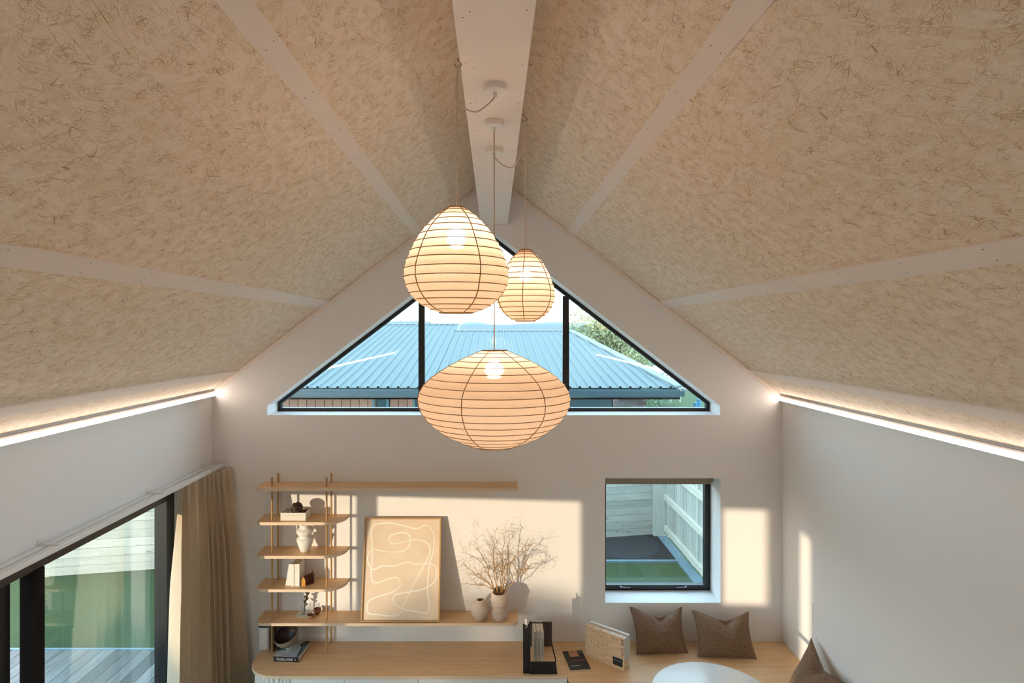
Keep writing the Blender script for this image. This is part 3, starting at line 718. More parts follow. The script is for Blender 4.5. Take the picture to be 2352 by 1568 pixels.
def grow(m, p0, d0, length, level, r0):
    steps = max(5, int(length / .016)); pts, rs, _ = wander(p0, d0, length, steps, (.30, .42, .55)[min(level, 2)], (.0, .012, .02)[min(level, 2)], r0, max(.0006, r0 * .35), 0)
    m.tube(pts, rs, 4 if level else 6)
    if level >= 3: return
    nb = (0, 4, 3)[level] if level else 0
    nb = {1: max(2, int(length / .052)), 2: max(1, int(length / .045))}.get(level, 0)
    for _ in range(nb):
        i = RB.randint(1, len(pts) - 2); t = (pts[i + 1] - pts[i - 1]).normalized(); side = Vector((RB.gauss(0, 1), RB.gauss(0, .6), RB.gauss(0, 1) + .1)).normalized()
        grow(m, pts[i], (t * .9 + side * .75), length * RB.uniform(.28, .5), level + 1, rs[i] * .62)
mouth = Vector((x2, yv, vz + .225))
stems = [((1052, 1296), 5.60), ((1058, 1345), 5.62), ((1070, 1318), 5.68), ((1095, 1232), 5.70), ((1122, 1240), 5.62), ((1160, 1212), 5.66), ((1128, 1280), 5.5), ((1178, 1262), 5.6), ((1215, 1245), 5.66), ((1205, 1290), 5.6), ((1225, 1300), 5.7), ((1150, 1275), 5.74), ((1085, 1275), 5.6), ((1172, 1300), 5.5)]
for (px, py), Yt in stems:
    tip = P(px, py, Yt); base = mouth + Vector((RB.uniform(-.035, .035), RB.uniform(-.03, .03), -.16))
    tip2 = Vector(tip); a = base; rim = mouth + Vector((max(-.05, min(.05, (tip.x - mouth.x) * .25)), RB.uniform(-.035, .035), .035))
    c1 = rim; c2 = rim + Vector(((tip.x - rim.x) * .45, (tip.y - rim.y) * .5, (tip.z - rim.z) * .62 + .05))
    m = MB(); pts = [a]; ns = 30; wob_ = [Vector((0, 0, 0))]
    wv = Vector((0, 0, 0)); ax = Vector((0, 0, 0))
    for i in range(0, ns + 1):
        t = i / ns; b = (rim * (1 - t) ** 2) + (c2 * 2 * t * (1 - t)) + (tip * t * t)
        ax = ax * .75 + Vector((RB.gauss(0, .0032), RB.gauss(0, .0022), RB.gauss(0, .0032))); wv = (wv + ax) * .93
        q = b + wv * min(1, t * 4); q.y = min(q.y, GY - .015); pts.append(q)
    rs = [.0038 - .0024 * i / len(pts) for i in range(len(pts))]
    m.tube(pts, rs, 6)
    for i in range(7, len(pts) - 1):
        if RB.random() < .52:
            t = (pts[i + 1] - pts[i - 1]).normalized(); side = Vector((RB.gauss(0, 1), RB.gauss(0, .5), RB.gauss(0, 1) + .15)).normalized()
            grow(m, pts[i], t * .8 + side * .8, RB.uniform(.07, .19), 1, rs[i] * .55)
    grow(m, pts[-1], (pts[-1] - pts[-3]), RB.uniform(.08, .14), 1, .0014)
    m.build('branch', bark, br, smooth='all', fix=False)

# ------------------------------------------------------------------ objects on the small shelves
YS = GY - .15
# top small shelf: white tray box with dark knot ball
zz = zsh[1]
by0 = YZ(1195.5, zz); bx0, bx1 = PX(644, by0), PX(702, by0); bh = .072; bd = .155
tbx = thing('stitched_box', 'open white stitched box on the highest short shelf', 'box', ((bx0 + bx1) / 2, by0 + bd / 2, zz))
wm = plain('white_leather', (.80, .77, .70), .6, bump=.2, bscale=120)
m = MB(); m.prism([(bx0, by0), (bx1, by0), (bx1, by0 + bd), (bx0, by0 + bd)], lambda u, v, d: Vector((u, v, d)), zz + .004, zz + bh, holes=[[(bx0 + .008, by0 + .008), (bx1 - .008, by0 + .008), (bx1 - .008, by0 + bd - .008), (bx0 + .008, by0 + bd - .008)]])
m.box(bx0, bx1, by0, by0 + bd, zz, zz + .004); m.build('body', wm, tbx, bevel=.002)
for i in range(9):
    xx = bx0 + .03 + i * .022; m = MB(); m.box(xx, xx + .012, by0 - .0012, by0, zz + bh - .022, zz + bh - .0195); m.build('stitch', plain('thread', (.45, .33, .22), .8) if i == 0 else bpy.data.materials['thread'], tbx)
m = MB(); m.box(bx0 + .009, bx1 - .009, by0 + .009, by0 + bd - .009, zz + .005, zz + .052); m.build('inner_fill', plain('dark_brown_fill', (.07, .035, .02), .9), tbx)  # dark brown block filling the lower part of the box
# beads in the box
m = MB(); c0 = Vector((bx0 + .05, by0 + .06, zz + .053))
bd_ = thing('bead_string', 'pale bead string coiled in the white stitched box', 'beads', tuple(c0))
for i in range(16):
    a = i * .55; rr = .018 + .0016 * i; c = c0 + Vector((rr * math.cos(a), rr * math.sin(a), .008)); m = MB()
    m.lathe([(.0, -.008), (.0056, -.0056), (.008, 0), (.0056, .0056), (0, .008)], c, 10); m.build('bead', M['white'] if i else M['white'], bd_, smooth='all')
# dark knot ball
bc = P(682, 1160, by0 + .05); r_ = .0515
bc.z = zz + bh + r_ - .018
kb = thing('knot_ball', 'dark brown wooden knot ball resting in the white stitched box', 'ornament', tuple(bc - Vector((0, 0, r_))))
dk = plain('dark_wood', (.045, .02, .014), .35, var=.3, vscale=20)
m = MB(); m.lathe([(r_ * .93 * math.sin(math.pi * i / 16) , -r_ * .93 * math.cos(math.pi * i / 16)) for i in range(17)], bc, 28); m.build('core', dk, kb, smooth='all')
for k, (ax, an) in enumerate((((1, 0, 0), .5), ((0, 1, 0), .9), ((1, 1, 0), 1.9), ((0, 0, 1), 0.2), ((1, -1, .3), 1.2))):
    Mx = Matrix.Rotation(an, 3, Vector(ax)); pts = [bc + Mx @ Vector((r_ * .93 * math.cos(a), r_ * .93 * math.sin(a), 0)) for a in [2 * math.pi * i / 40 for i in range(40)]]
    m = MB(); m.tube(pts, .0065, 8, closed=True); m.build('strap', dk, kb, smooth='all')
# white two-bulge vase
zz = zsh[2]; yv2 = YZ(1270, zz) + .045; xv = PX(701, yv2)
prof = [(0, 0), (.034, 0), (.040, .004), (.052, .035), (.066, .075), (.077, .115), (.074, .128), (.052, .138), (.046, .144), (.062, .165), (.079, .195), (.078, .205), (.066, .214), (.044, .222), (.037, .232), (.044, .25), (.056, .264), (.053, .267), (.040, .255), (.028, .235), (.03, .2), (0, .19)]
def wob3(r, z, a): return (r * (1 + .025 * math.sin(2 * a + z * 9)), z + (.010 * math.sin(a + .4)) * (z > .12) )
m = MB(); m.lathe(prof, (xv, yv2, zz + .001), 40, fn=wob3)
vv = thing('white_vase', 'matte white double-bulge vase on the second short shelf', 'vase', (xv, yv2, zz))
mw = plain('matte_white_clay', (.80, .77, .73), .85, bump=.2, bscale=40); m.build('body', mw, vv, smooth='all')
# books and house ornament
zz = zsh[3]; yb = YZ(1346.5, zz)
paper = plain('paper_block', (.72, .66, .55), .85, bump=.3, bscale=300)
def book(name, label, loc, sx, sy, sz, cov, rotz=0, group=None, spine='front', pages=None, lean=0, cat='book'):
    # local: spine towards -Y at y=0, width sx along X (thickness), depth sy, height sz
    g = thing(name, label, cat, loc, rotz, group); g.rotation_euler = (0, lean, rotz)
    t = .0022
    m = MB(); m.box(0, sx, 0, t, 0, sz); m.box(0, t, t, sy, 0, sz); m.box(sx - t, sx, t, sy, 0, sz); m.build('cover', cov, g, world=False, bevel=.0006)
    m = MB(); m.box(t, sx - t, t, sy - .003, .003, sz - .003); m.build('pages', pages or paper, g, world=False)
    return g
wc = plain('white_cover', (.80, .78, .72), .6)
xb = PX(669, yb)
wlab = ['white hardback beside the leaning card', 'middle white hardback of the three upright ones', 'white hardback next to the little wooden houses']
for i in range(3):
    book('book', wlab[i], (xb + i * .0255, yb + (.004 if i == 1 else 0), zz + .0005), .0245, .155, .205 if i < 2 else .208, wc, group='white books on the third short shelf')
cd = thing('card_stand', 'pale tapered card leaning beside the white hardbacks', 'card', (xb - .03, yb + .04, zz))
m = MB(); m.prism([(xb - .062, zz + .0005), (xb - .004, zz + .0005), (xb - .004, zz + .195), (xb - .03, zz + .195)], fn_y, yb + .022, yb + .030); m.build('front_leaf', wc, cd)
m = MB(); m.prism([(xb - .058, zz + .0005), (xb - .004, zz + .0005), (xb - .004, zz + .185), (xb - .03, zz + .185)], fn_y, yb + .055, yb + .062); m.build('back_leaf', wc, cd)
m = MB(); m.box(xb - .030, xb - .004, yb + .022, yb + .062, zz + .195, zz + .199); m.build('fold', wc, cd)
ho = thing('wooden_houses', 'row of nested little wooden houses beside the white books', 'ornament', (PX(703, yb), yb + .03, zz))
hw1 = plain('orange_wood', (.62, .30, .05), .5); hw2 = plain('mahogany_wood', (.13, .035, .018), .4)
for i in range(4):
    x0 = PX(692, yb) + i * .020; y0 = yb + .005 + i * .022; wd = .036; hh = .088 + .006 * i
    pl = [(x0, zz + .0005), (x0 + wd, zz + .0005), (x0 + wd, zz + hh * .62), (x0 + wd * .1, zz + hh), (x0, zz + hh * .97)]
    pl = [(x0, zz + .0005), (x0 + wd, zz + .0005), (x0 + wd, zz + hh * .60), (x0 + wd * .5, zz + hh), (x0, zz + hh * .60)]
    m = MB(); m.prism(pl, fn_y, y0, y0 + .016); hs_ = m.build('house', [hw1, hw2], ho)
    for p in hs_.data.polygons:
        if p.normal.y > -.5 or i: p.material_index = 1
    m = MB(); rt = [(x0 - .003, zz + hh * .60 - .002), (x0 + wd * .5, zz + hh + .004), (x0 + wd + .003, zz + hh * .60 - .002), (x0 + wd + .003, zz + hh * .60 + .004), (x0 + wd * .5, zz + hh + .0105), (x0 - .003, zz + hh * .60 + .004)]
    m.prism(rt, fn_y, y0 - .001, y0 + .017); m.build('roof', hw2, hs_)
# items at the left of the long shelf
zz = zsh[4]; yp = YZ(1411, zz); xp = PX(701, yp)
m = MB(); m.lathe([(0, 0), (.06, 0), (.078, .004), (.08, .007), (.074, .008), (.06, .004), (0, .0035)], (xp, yp, zz + .0005), 48)
tag(m.build('round_coaster', plain('pearl_white', (.74, .70, .64), .3), smooth=40, loc=(xp, yp, zz)), 'thin round pearly dish on the long shelf', 'dish')
gx, gy_ = xp - .004, yp + .012; gz = zz + .0045
tmb = thing('glass_tumbler', 'clear glass tumbler on the round pearly dish', 'tumbler', (gx, gy_, gz))
m = MB(); m.lathe([(0, .0), (.034, 0), (.0385, .068), (.0365, .068), (.033, .008), (0, .008)], (gx, gy_, gz), 32); m.build('wall', glass('tumbler_glass', (.93, .95, .95), .06, 3.0, .7), tmb, smooth=40)
sc_ = thing('dried_seed_head', 'dark silvery dried seed head standing in the glass tumbler', 'ornament', (gx, gy_, gz + .01))
sv = plain('dark_silver', (.14, .11, .09), .35, metal=.6, bump=.5, bscale=60)
pts = [Vector((gx - .006, gy_, gz + .012)), Vector((gx - .004, gy_, gz + .075)), Vector((gx + .002, gy_, gz + .12)), Vector((gx + .014, gy_, gz + .165)), Vector((gx + .02, gy_, gz + .205))]
m = MB(); m.tube(pts, [.004, .005, .010, .012, .006], 8); m.build('stem', sv, sc_, smooth='all')
for i in range(9):
    t = i / 8; c = pts[1].lerp(pts[4], t) ; a = i * 2.2
    m = MB(); Mx = Matrix.Rotation(a, 3, 'Z') @ Matrix.Rotation(.9, 3, 'Y')
    m.lathe([(0, 0), (.008, .008), (.010, .018), (.005, .032), (0, .038)], c, 8, M=Mx); m.build('pod', sv, sc_, smooth='all')
bz = plain('bronze_bowl', (.30, .15, .09), .3, metal=.7); bzd = plain('pale_bowl', (.42, .27, .17), .4, metal=.5)
for (px, py, r, h, mat, lab, nm) in ((714, 1420.5, .040, .034, bzd, 'small shallow bronze bowl at the front of the long shelf beside the dish', 'bronze_bowl'), (729, 1411.5, .034, .050, bz, 'deeper dark bronze bowl just behind the shallow one', 'bronze_bowl')):
    yy = YZ(py, zz) + .02; xx = PX(px, yy)
    g = thing(nm, lab, 'bowl', (xx, yy, zz)); m = MB(); m.lathe([(0, 0), (r * .55, 0), (r * .85, h * .4), (r, h), (r * .94, h), (r * .78, h * .4), (r * .45, .006), (0, .006)], (xx, yy, zz + .0006), 28); m.build('body', mat, g, smooth=50)
    m = MB(); m.lathe([(0, h * .5), (r * .8, h * .5), (r * .8, h * .56), (0, h * .58)], (xx, yy, zz), 24); m.build('contents', plain('dark_grounds', (.03, .014, .01), .8) if r > .035 else bpy.data.materials['dark_grounds'], g)

# ------------------------------------------------------------------ objects on the sideboard
yy = YZ(1493, DT) + .055; xx = PX(609, yy)
hub = thing('smart_hub', 'white rounded speaker tower with a dark top at the end of the sideboard', 'speaker', (xx, yy, DT))
def rsq(hx, hy, r, n=6):
    o = []
    for cx_, cy_, a0 in ((hx - r, hy - r, 0), (-(hx - r), hy - r, 1), (-(hx - r), -(hy - r), 2), (hx - r, -(hy - r), 3)):
        for k in range(n + 1): a = (a0 + k / n) * math.pi / 2; o.append((cx_ + r * math.cos(a), cy_ + r * math.sin(a)))
    return o
m = MB(); m.prism([(xx + u, yy + v) for u, v in rsq(.051, .051, .028)], lambda u, v, d: Vector((u, v, d)), DT + .001, DT + .205); m.build('body', M['white'], hub, smooth=30, bevel=.006)
m = MB(); m.prism([(xx + u, yy + v) for u, v in rsq(.048, .048, .026)], lambda u, v, d: Vector((u, v, d)), DT + .204, DT + .212); m.build('top', plain('dark_cap', (.03, .03, .035), .4), hub, smooth=30)
m = MB(); m.lathe([(0, 0), (.0045, 0), (.0045, .0015), (0, .0015)], (xx - .003, yy - .0515, DT + .034), 14, M=Matrix.Rotation(math.pi / 2, 3, 'X')); m.build('emblem', plain('grey_mark', (.25, .25, .27), .5), hub)
# two thin boards standing behind the uprights
for i, (px0, col) in enumerate(((628, (.30, .19, .13)), (637, (.07, .035, .025)))):
    y0 = 5.70; x0 = PX(px0, y0)
    g = thing('serving_board', ('pale brown board standing on edge behind the speaker tower', 'dark brown board standing on edge behind the speaker tower')[i], 'board', (x0, y0, DT), group='boards standing behind the speaker tower')
    m = MB(); m.box(x0, x0 + .022, y0 - .04, GY - .012, DT + .0005, DT + .215); m.build('body', plain('board_%d' % i, col, .5), g, bevel=.004)
    m = MB(); m.box(x0 + .004, x0 + .018, y0 - .02, y0 + .03, DT + .215, DT + .235); m.build('grip', bpy.data.materials['board_%d' % i], g, bevel=.004)
# books with bowl
def text_mesh(body, size, ext=.0004, font_scale=(1, 1), align='LEFT'):
    c = bpy.data.curves.new('txt', 'FONT'); c.body = body; c.size = size; c.extrude = ext; c.align_x = align; c.resolution_u = 2
    o = bpy.data.objects.new('txt', c); COL.objects.link(o); dg = bpy.context.evaluated_depsgraph_get(); me = bpy.data.meshes.new_from_object(o.evaluated_get(dg))
    bpy.data.objects.remove(o); bpy.data.curves.remove(c); return me
def put_text(name, body, size, mat, parent, mtx, width=None, height=None, bold=0):
    me = text_mesh(body, size); xs_ = [v.co.x for v in me.vertices]; ys_ = [v.co.y for v in me.vertices]
    x0, x1, y0, y1 = min(xs_), max(xs_), min(ys_), max(ys_)
    sx_ = (width / (x1 - x0)) if width else 1; sy_ = (height / (y1 - y0)) if height else sx_
    for v in me.vertices: v.co.x = (v.co.x - x0) * sx_; v.co.y = (v.co.y - y0) * sy_
    me.transform(mtx); me.materials.clear(); me.materials.append(mat); o = bpy.data.objects.new(name, me); COL.objects.link(o); o.parent = parent; return o
y0 = YZ(1518.5, DT); x0 = PX(627.5, y0)
tbk = thing('travel_book', 'thick travel book lying under the speckled bowl, white title on its black spine', 'book', (x0, y0, DT), math.radians(-4))
BW, BD, BH = .232, .285, .044
blk = plain('black_spine', (.012, .010, .012), .45)
cvm, nt, b_ = new_mat('travel_cover'); t_ = N(nt, 'ShaderNodeTexCoord'); vo = N(nt, 'ShaderNodeTexVoronoi'); vo.inputs['Scale'].default_value = 14; mp = N(nt, 'ShaderNodeMapping'); mp.inputs['Scale'].default_value = (1, .5, 1)
L(nt, t_.outputs['Object'], mp.inputs[0]); L(nt, mp.outputs[0], vo.inputs['Vector']); cr = N(nt, 'ShaderNodeValToRGB'); sp_ = N(nt, 'ShaderNodeSeparateColor'); L(nt, vo.outputs['Color'], sp_.inputs[0]); L(nt, sp_.outputs[0], cr.inputs[0])
cr.color_ramp.interpolation = 'CONSTANT'; cr.color_ramp.elements[0].color = (.42, .50, .62, 1); cr.color_ramp.elements[1].position = .3; cr.color_ramp.elements[1].color = (.08, .20, .26, 1)
for p_, c_ in ((.5, (.62, .64, .68)), (.7, (.30, .36, .48)), (.87, (.03, .03, .04))):
    q_ = cr.color_ramp.elements.new(p_); q_.color = (*c_, 1)
L(nt, cr.outputs[0], b_.inputs['Base Color']); b_.inputs['Roughness'].default_value = .35
m = MB(); m.box(0, BW, 0, .003, 0, BH); m.box(0, BW, .003, BD, 0, .0025); m.build('spine', blk, tbk, world=False)
m = MB(); m.box(0, BW, .003, BD, BH - .0025, BH); m.build('cover', cvm, tbk, world=False)
m = MB(); m.box(.004, BW - .004, .0035, BD - .004, .003, BH - .003); m.build('pages', paper, tbk, world=False)
wt = plain('white_print', (.85, .85, .83), .6)
put_text('lettering', 'TRAVEL HOME', .03, wt, tbk, Matrix.Translation((.028, -.0005, .010)) @ Matrix.Rotation(math.pi / 2, 4, 'X'), width=.152, height=.023)
m = MB(); m.lathe([(0, 0), (.005, 0), (.005, .0012), (0, .0012)], (.203, -.0001, .021), 14, M=Matrix.Rotation(math.pi / 2, 3, 'X')); m.build('dot', wt, tbk, world=False)
m = MB(); m.prism([(.006, .012), (.014, .021), (.006, .030)], lambda u, v, d: Vector((u, d, v)), -.0008, .0002); m.build('mark', plain('grey_print', (.4, .38, .35), .6), tbk, world=False)
# speckled bowl on pedestal, tipped towards the viewer
zc = DT + BH; yb2 = YZ(1490, zc) + .02; xb2 = PX(664, yb2)
sbm, nt, b_ = new_mat('speckled_stoneware'); t_ = N(nt, 'ShaderNodeTexCoord'); nz = N(nt, 'ShaderNodeTexNoise'); nz.inputs['Scale'].default_value = 160; nz.inputs['Detail'].default_value = 5; L(nt, t_.outputs['Object'], nz.inputs['Vector'])
cr = N(nt, 'ShaderNodeValToRGB'); L(nt, nz.outputs[0], cr.inputs[0]); cr.color_ramp.elements[0].position = .42; cr.color_ramp.elements[0].color = (.16, .13, .11, 1); cr.color_ramp.elements[1].position = .62; cr.color_ramp.elements[1].color = (.36, .32, .28, 1)
L(nt, cr.outputs[0], b_.inputs['Base Color']); b_.inputs['Roughness'].default_value = .7; bp = N(nt, 'ShaderNodeBump'); bp.inputs['Strength'].default_value = .6; bp.inputs['Distance'].default_value = .004; L(nt, nz.outputs[0], bp.inputs['Height']); L(nt, bp.outputs[0], b_.inputs['Normal'])
cup = thing('white_cup', 'small white footed cup holding up the speckled bowl', 'cup', (xb2, yb2, zc))
m = MB(); m.lathe([(0, 0), (.030, 0), (.036, .006), (.050, .03), (.056, .052), (.052, .052), (.042, .024), (0, .012)], (xb2, yb2, zc + .0005), 36); m.build('body', plain('celadon_white', (.62, .66, .62), .3), cup, smooth=50)
bw = thing('speckled_bowl', 'large rough speckled stoneware bowl tipped on a white cup', 'bowl', (xb2, yb2, zc + .05))
Mx = Matrix.Rotation(math.radians(24), 3, 'X') @ Matrix.Rotation(math.radians(-9), 3, 'Y')
bc_ = Vector((xb2 + .004, yb2 + .004, zc + .040))
m = MB(); m.lathe([(.0, .0), (.042, .003), (.070, .022), (.096, .055), (.110, .095), (.113, .125)], bc_, 48, M=Mx); m.f = m.f[:-1]; m.mi = m.mi[:-1]; m.build('outside', sbm, bw, smooth='all')
m = MB(); m.lathe([(.105, .126), (.102, .095), (.088, .06), (.06, .028), (.03, .012), (0, .010)], bc_, 48, M=Mx); m.f = [f for f in m.f if len(f) < 10]; m.mi = m.mi[:len(m.f)]; m.build('inside', plain('dark_glaze', (.035, .016, .016), .45, var=.5, vscale=25), bw, smooth='all')
m = MB(); m.lathe([(.113, .125), (.111, .1285), (.106, .1285), (.105, .126)], bc_, 48, M=Mx); m.f = [f for f in m.f if len(f) < 10]; m.mi = m.mi[:len(m.f)]; m.build('rim', plain('green_rim', (.10, .10, .075), .5), bw, smooth='all')

# black rack with books
yr = 5.275; rx0, rx1 = PX(1205, yr), PX(1280, yr)
rk = thing('magazine_rack', 'black metal book rack with a slanted wire arm at the sideboard edge', 'rack', ((rx0 + rx1) / 2, yr + .1, DT))
m = MB(); m.prism([(rx0 - .012, DT + .0005), (rx0 + .052, DT + .0005), (rx0 + .050, DT + .425), (rx0 - .014, DT + .425)], fn_y, yr + .012, yr + .026); m.build('side_plate', M['blackm'], rk, bevel=.002)
m = MB(); m.prism([(rx0 + .04, DT + .0005), (rx1, DT + .0005), (rx1 - .012, DT + .105), (rx0 + .04, DT + .105)], fn_y, yr, yr + .012); m.build('front_plate', M['blackm'], rk, bevel=.002)
m = MB(); m.box(rx0 + .0, rx1 - .002, yr + .012, yr + .085, DT + .0005, DT + .016); m.build('base_plate', M['blackm'], rk, bevel=.002)
zt_ = DT + .437
m = MB(); m.tube([(rx0 + .04, yr + .018, zt_), (rx1 - .095, yr + .018, zt_), (rx1 - .090, yr + .018, zt_ - .006), (rx1 - .010, yr + .018, DT + .10)], .0055, 8); m.tube([(rx0 + .045, yr + .019, zt_), (rx0 + .04, yr + .019, DT + .42)], .0055, 8); m.build('wire_arm', M['blackm'], rk, smooth=50)
m = MB(); m.box(rx0 + .005, rx0 + .018, yr + .004, yr + .006, DT + .425, DT + .475); m.build('paper_tag', wc, rk)
m = MB(); m.tube([(rx0 + .022, yr + .004, DT + .445), (rx0 + .024, yr + .002, DT + .42), (rx0 + .018, yr + .002, DT + .405), (rx0 + .006, yr + .003, DT + .408)], .0025, 6); m.build('clip', plain('silver_clip', (.7, .68, .65), .2, metal=1), rk, smooth='all')
db = book('patterned_book', 'dark patterned book standing flat behind the cream books', (PX(1217, 5.62), 5.735, DT + .0005), .215, .022, .235, plain('dark_floral', (.11, .075, .075), .6, var=.9, vscale=45))
bt_ = [(.0, .028, .262, (.40, .33, .26), 'brown-grey book in the black rack, next to the plate'), (.0295, .034, .268, (.46, .40, .33), 'thick grey middle book in the black rack'), (.065, .028, .262, (.58, .53, .44), 'cream book in the black rack, next to the wire arm')]
for i, (dx, tk, h, c_, lab) in enumerate(bt_):
    y0 = 5.485; x0 = PX(1225.5, y0) + dx
    g = book('book', lab, (x0, y0, DT + .0005), tk, .225, h, plain('spine_%d' % i, c_, .6), group='books standing in the black rack')
    put_text('lettering', ('INTERIORS', 'ARCHITECTURE', 'GARDENS')[i], .02, plain('ink_%d' % i, (.10, .075, .06), .7), g, Matrix.Translation((tk * .72, -.0006, .05)) @ Matrix.Rotation(math.pi / 2, 4, 'X') @ Matrix.Rotation(math.pi / 2, 4, 'Z'), width=.15, height=tk * .36)

# black magazine lying on the bench
zb_ = DT - .001
q = [P(1297, 1541, 1), P(1357, 1538, 1)]
c0 = Vector((PX(1310, YZ(1541, zb_)), YZ(1541, zb_), zb_)); c1 = Vector((PX(1357, YZ(1538, zb_)), YZ(1538, zb_), zb_)); c2 = Vector((PX(1338, YZ(1489, zb_)), YZ(1489, zb_), zb_)); c3 = Vector((PX(1293, YZ(1489, zb_)), YZ(1489, zb_), zb_))
wdt = (c1 - c0).length; hgt = (c3 - c0).length; ang = math.atan2(c1.y - c0.y, c1.x - c0.x)
mg = thing('black_magazine', 'thin black magazine with a pale orange block lying on the bench', 'magazine', tuple(c0), ang)
hgt = .31
m = MB(); m.box(0, wdt, 0, hgt, .001, .009); m.build('pages', paper, mg, world=False)
m = MB(); m.box(-.001, wdt + .001, -.001, hgt + .001, .009, .0105); m.build('cover', plain('black_cover', (.018, .013, .013), .3), mg, world=False)
m = MB(); m.box(wdt * .27, wdt * .72, hgt * .68, hgt + .0008, .0105, .0110); m.build('orange_block', plain('orange_print', (.50, .25, .12), .5), mg, world=False)
m = MB()
for i in range(14):
    u = .3 + i * .048; m.box(wdt * u, wdt * (u + .04), hgt * (.45 + .03 * math.sin(i * 1.7)), hgt * (.485 + .03 * math.sin(i * 1.7 + .5)), .0105, .0109)
m.build('glowing_photo', plain('ember_print', (.45, .10, .06), .5), mg, world=False)
put_text('lettering', 'Transition', .03, wt, mg, Matrix.Translation((wdt * .10, hgt * .18, .0110)), width=wdt * .48, height=hgt * .045)
put_text('lettering', 'homes', .02, wt, mg, Matrix.Translation((wdt * .80, hgt * .92, .0110)), width=wdt * .14, height=hgt * .025)
put_text('lettering', 'design and living', .02, plain('grey_ink', (.4, .38, .36), .6), mg, Matrix.Translation((wdt * .10, hgt * .12, .0110)), width=wdt * .34, height=hgt * .03)

# strand board sample box
a0 = Vector((PX(1344.5, 5.57), 5.57, zb_)); a1 = Vector((PX(1433.5, 5.318), 5.318, zb_)); LN = (a1 - a0).length; ang = math.atan2(a1.y - a0.y, a1.x - a0.x)
sp = thing('sample_box', 'upright strand board sample box with a small black label on the bench', 'box', tuple(a0), ang)
osb2 = osb('natural_osb', (.88, .63, .41), (.70, .45, .25), (.13, .06, .025), coord='Object', sc=2.6, amt=1.35, seed=5)
m = MB(); m.box(0, LN, 0, .012, .001, .285)
ob = m.build('front_board', osb2, sp, world=False)
mx_ = osb2.node_tree
for n_ in mx_.nodes:       # map the strands on the upright face (x, z)
    if n_.type == 'TEX_COORD':
        cb = mx_.nodes.new('ShaderNodeCombineXYZ'); sp2 = mx_.nodes.new('ShaderNodeSeparateXYZ'); tl_ = [l for l in mx_.links if l.from_node == n_]
        tgt = [l.to_socket for l in tl_]; mx_.links.new(n_.outputs['Object'], sp2.inputs[0]); mx_.links.new(sp2.outputs[0], cb.inputs[0]); mx_.links.new(sp2.outputs[2], cb.inputs[1])
        for s_ in tgt: mx_.links.new(cb.outputs[0], s_)
        break
m = MB(); m.box(.0, LN, .0125, .085, .001, .274); m.build('core', wood('pale_core', (.74, .62, .48), (.45, .26, .13), axis=1, stretch=9), sp, world=False)
m = MB(); m.box(0, LN, .0855, .105, .001, .285); m.build('back_board', wc, sp, world=False)
m = MB(); m.box(LN + .0003, LN + .0025, .001, .104, .09, .283); m.build('end_sheet', plain('grey_sheet', (.55, .56, .54), .7), sp, world=False)
m = MB(); m.box(LN * .47, LN * .472 + .001, -.0006, .0, .01, .28); m.build('joint', plain('joint_grey', (.25, .22, .18), .8), sp, world=False)
m = MB(); m.box(LN * .72, LN * .965, -.0022, -.0002, .030, .098); lb = m.build('label_plate', M['blackm'], sp, world=False)
put_text('lettering', 'passive panel', .02, plain('label_ink', (.5, .5, .5), .5), lb, Matrix.Translation((LN * .74, -.0026, .068)) @ Matrix.Rotation(math.pi / 2, 4, 'X'), width=LN * .19, height=.012)
put_text('lettering', 'SIP CO', .03, plain('stencil_ink', (.05, .03, .03), .7), sp, Matrix.Translation((LN * .925, -.0006, .275)) @ Matrix.Rotation(math.pi / 2, 4, 'X') @ Matrix.Rotation(-math.pi / 2, 4, 'Z'), width=.15, height=.022)

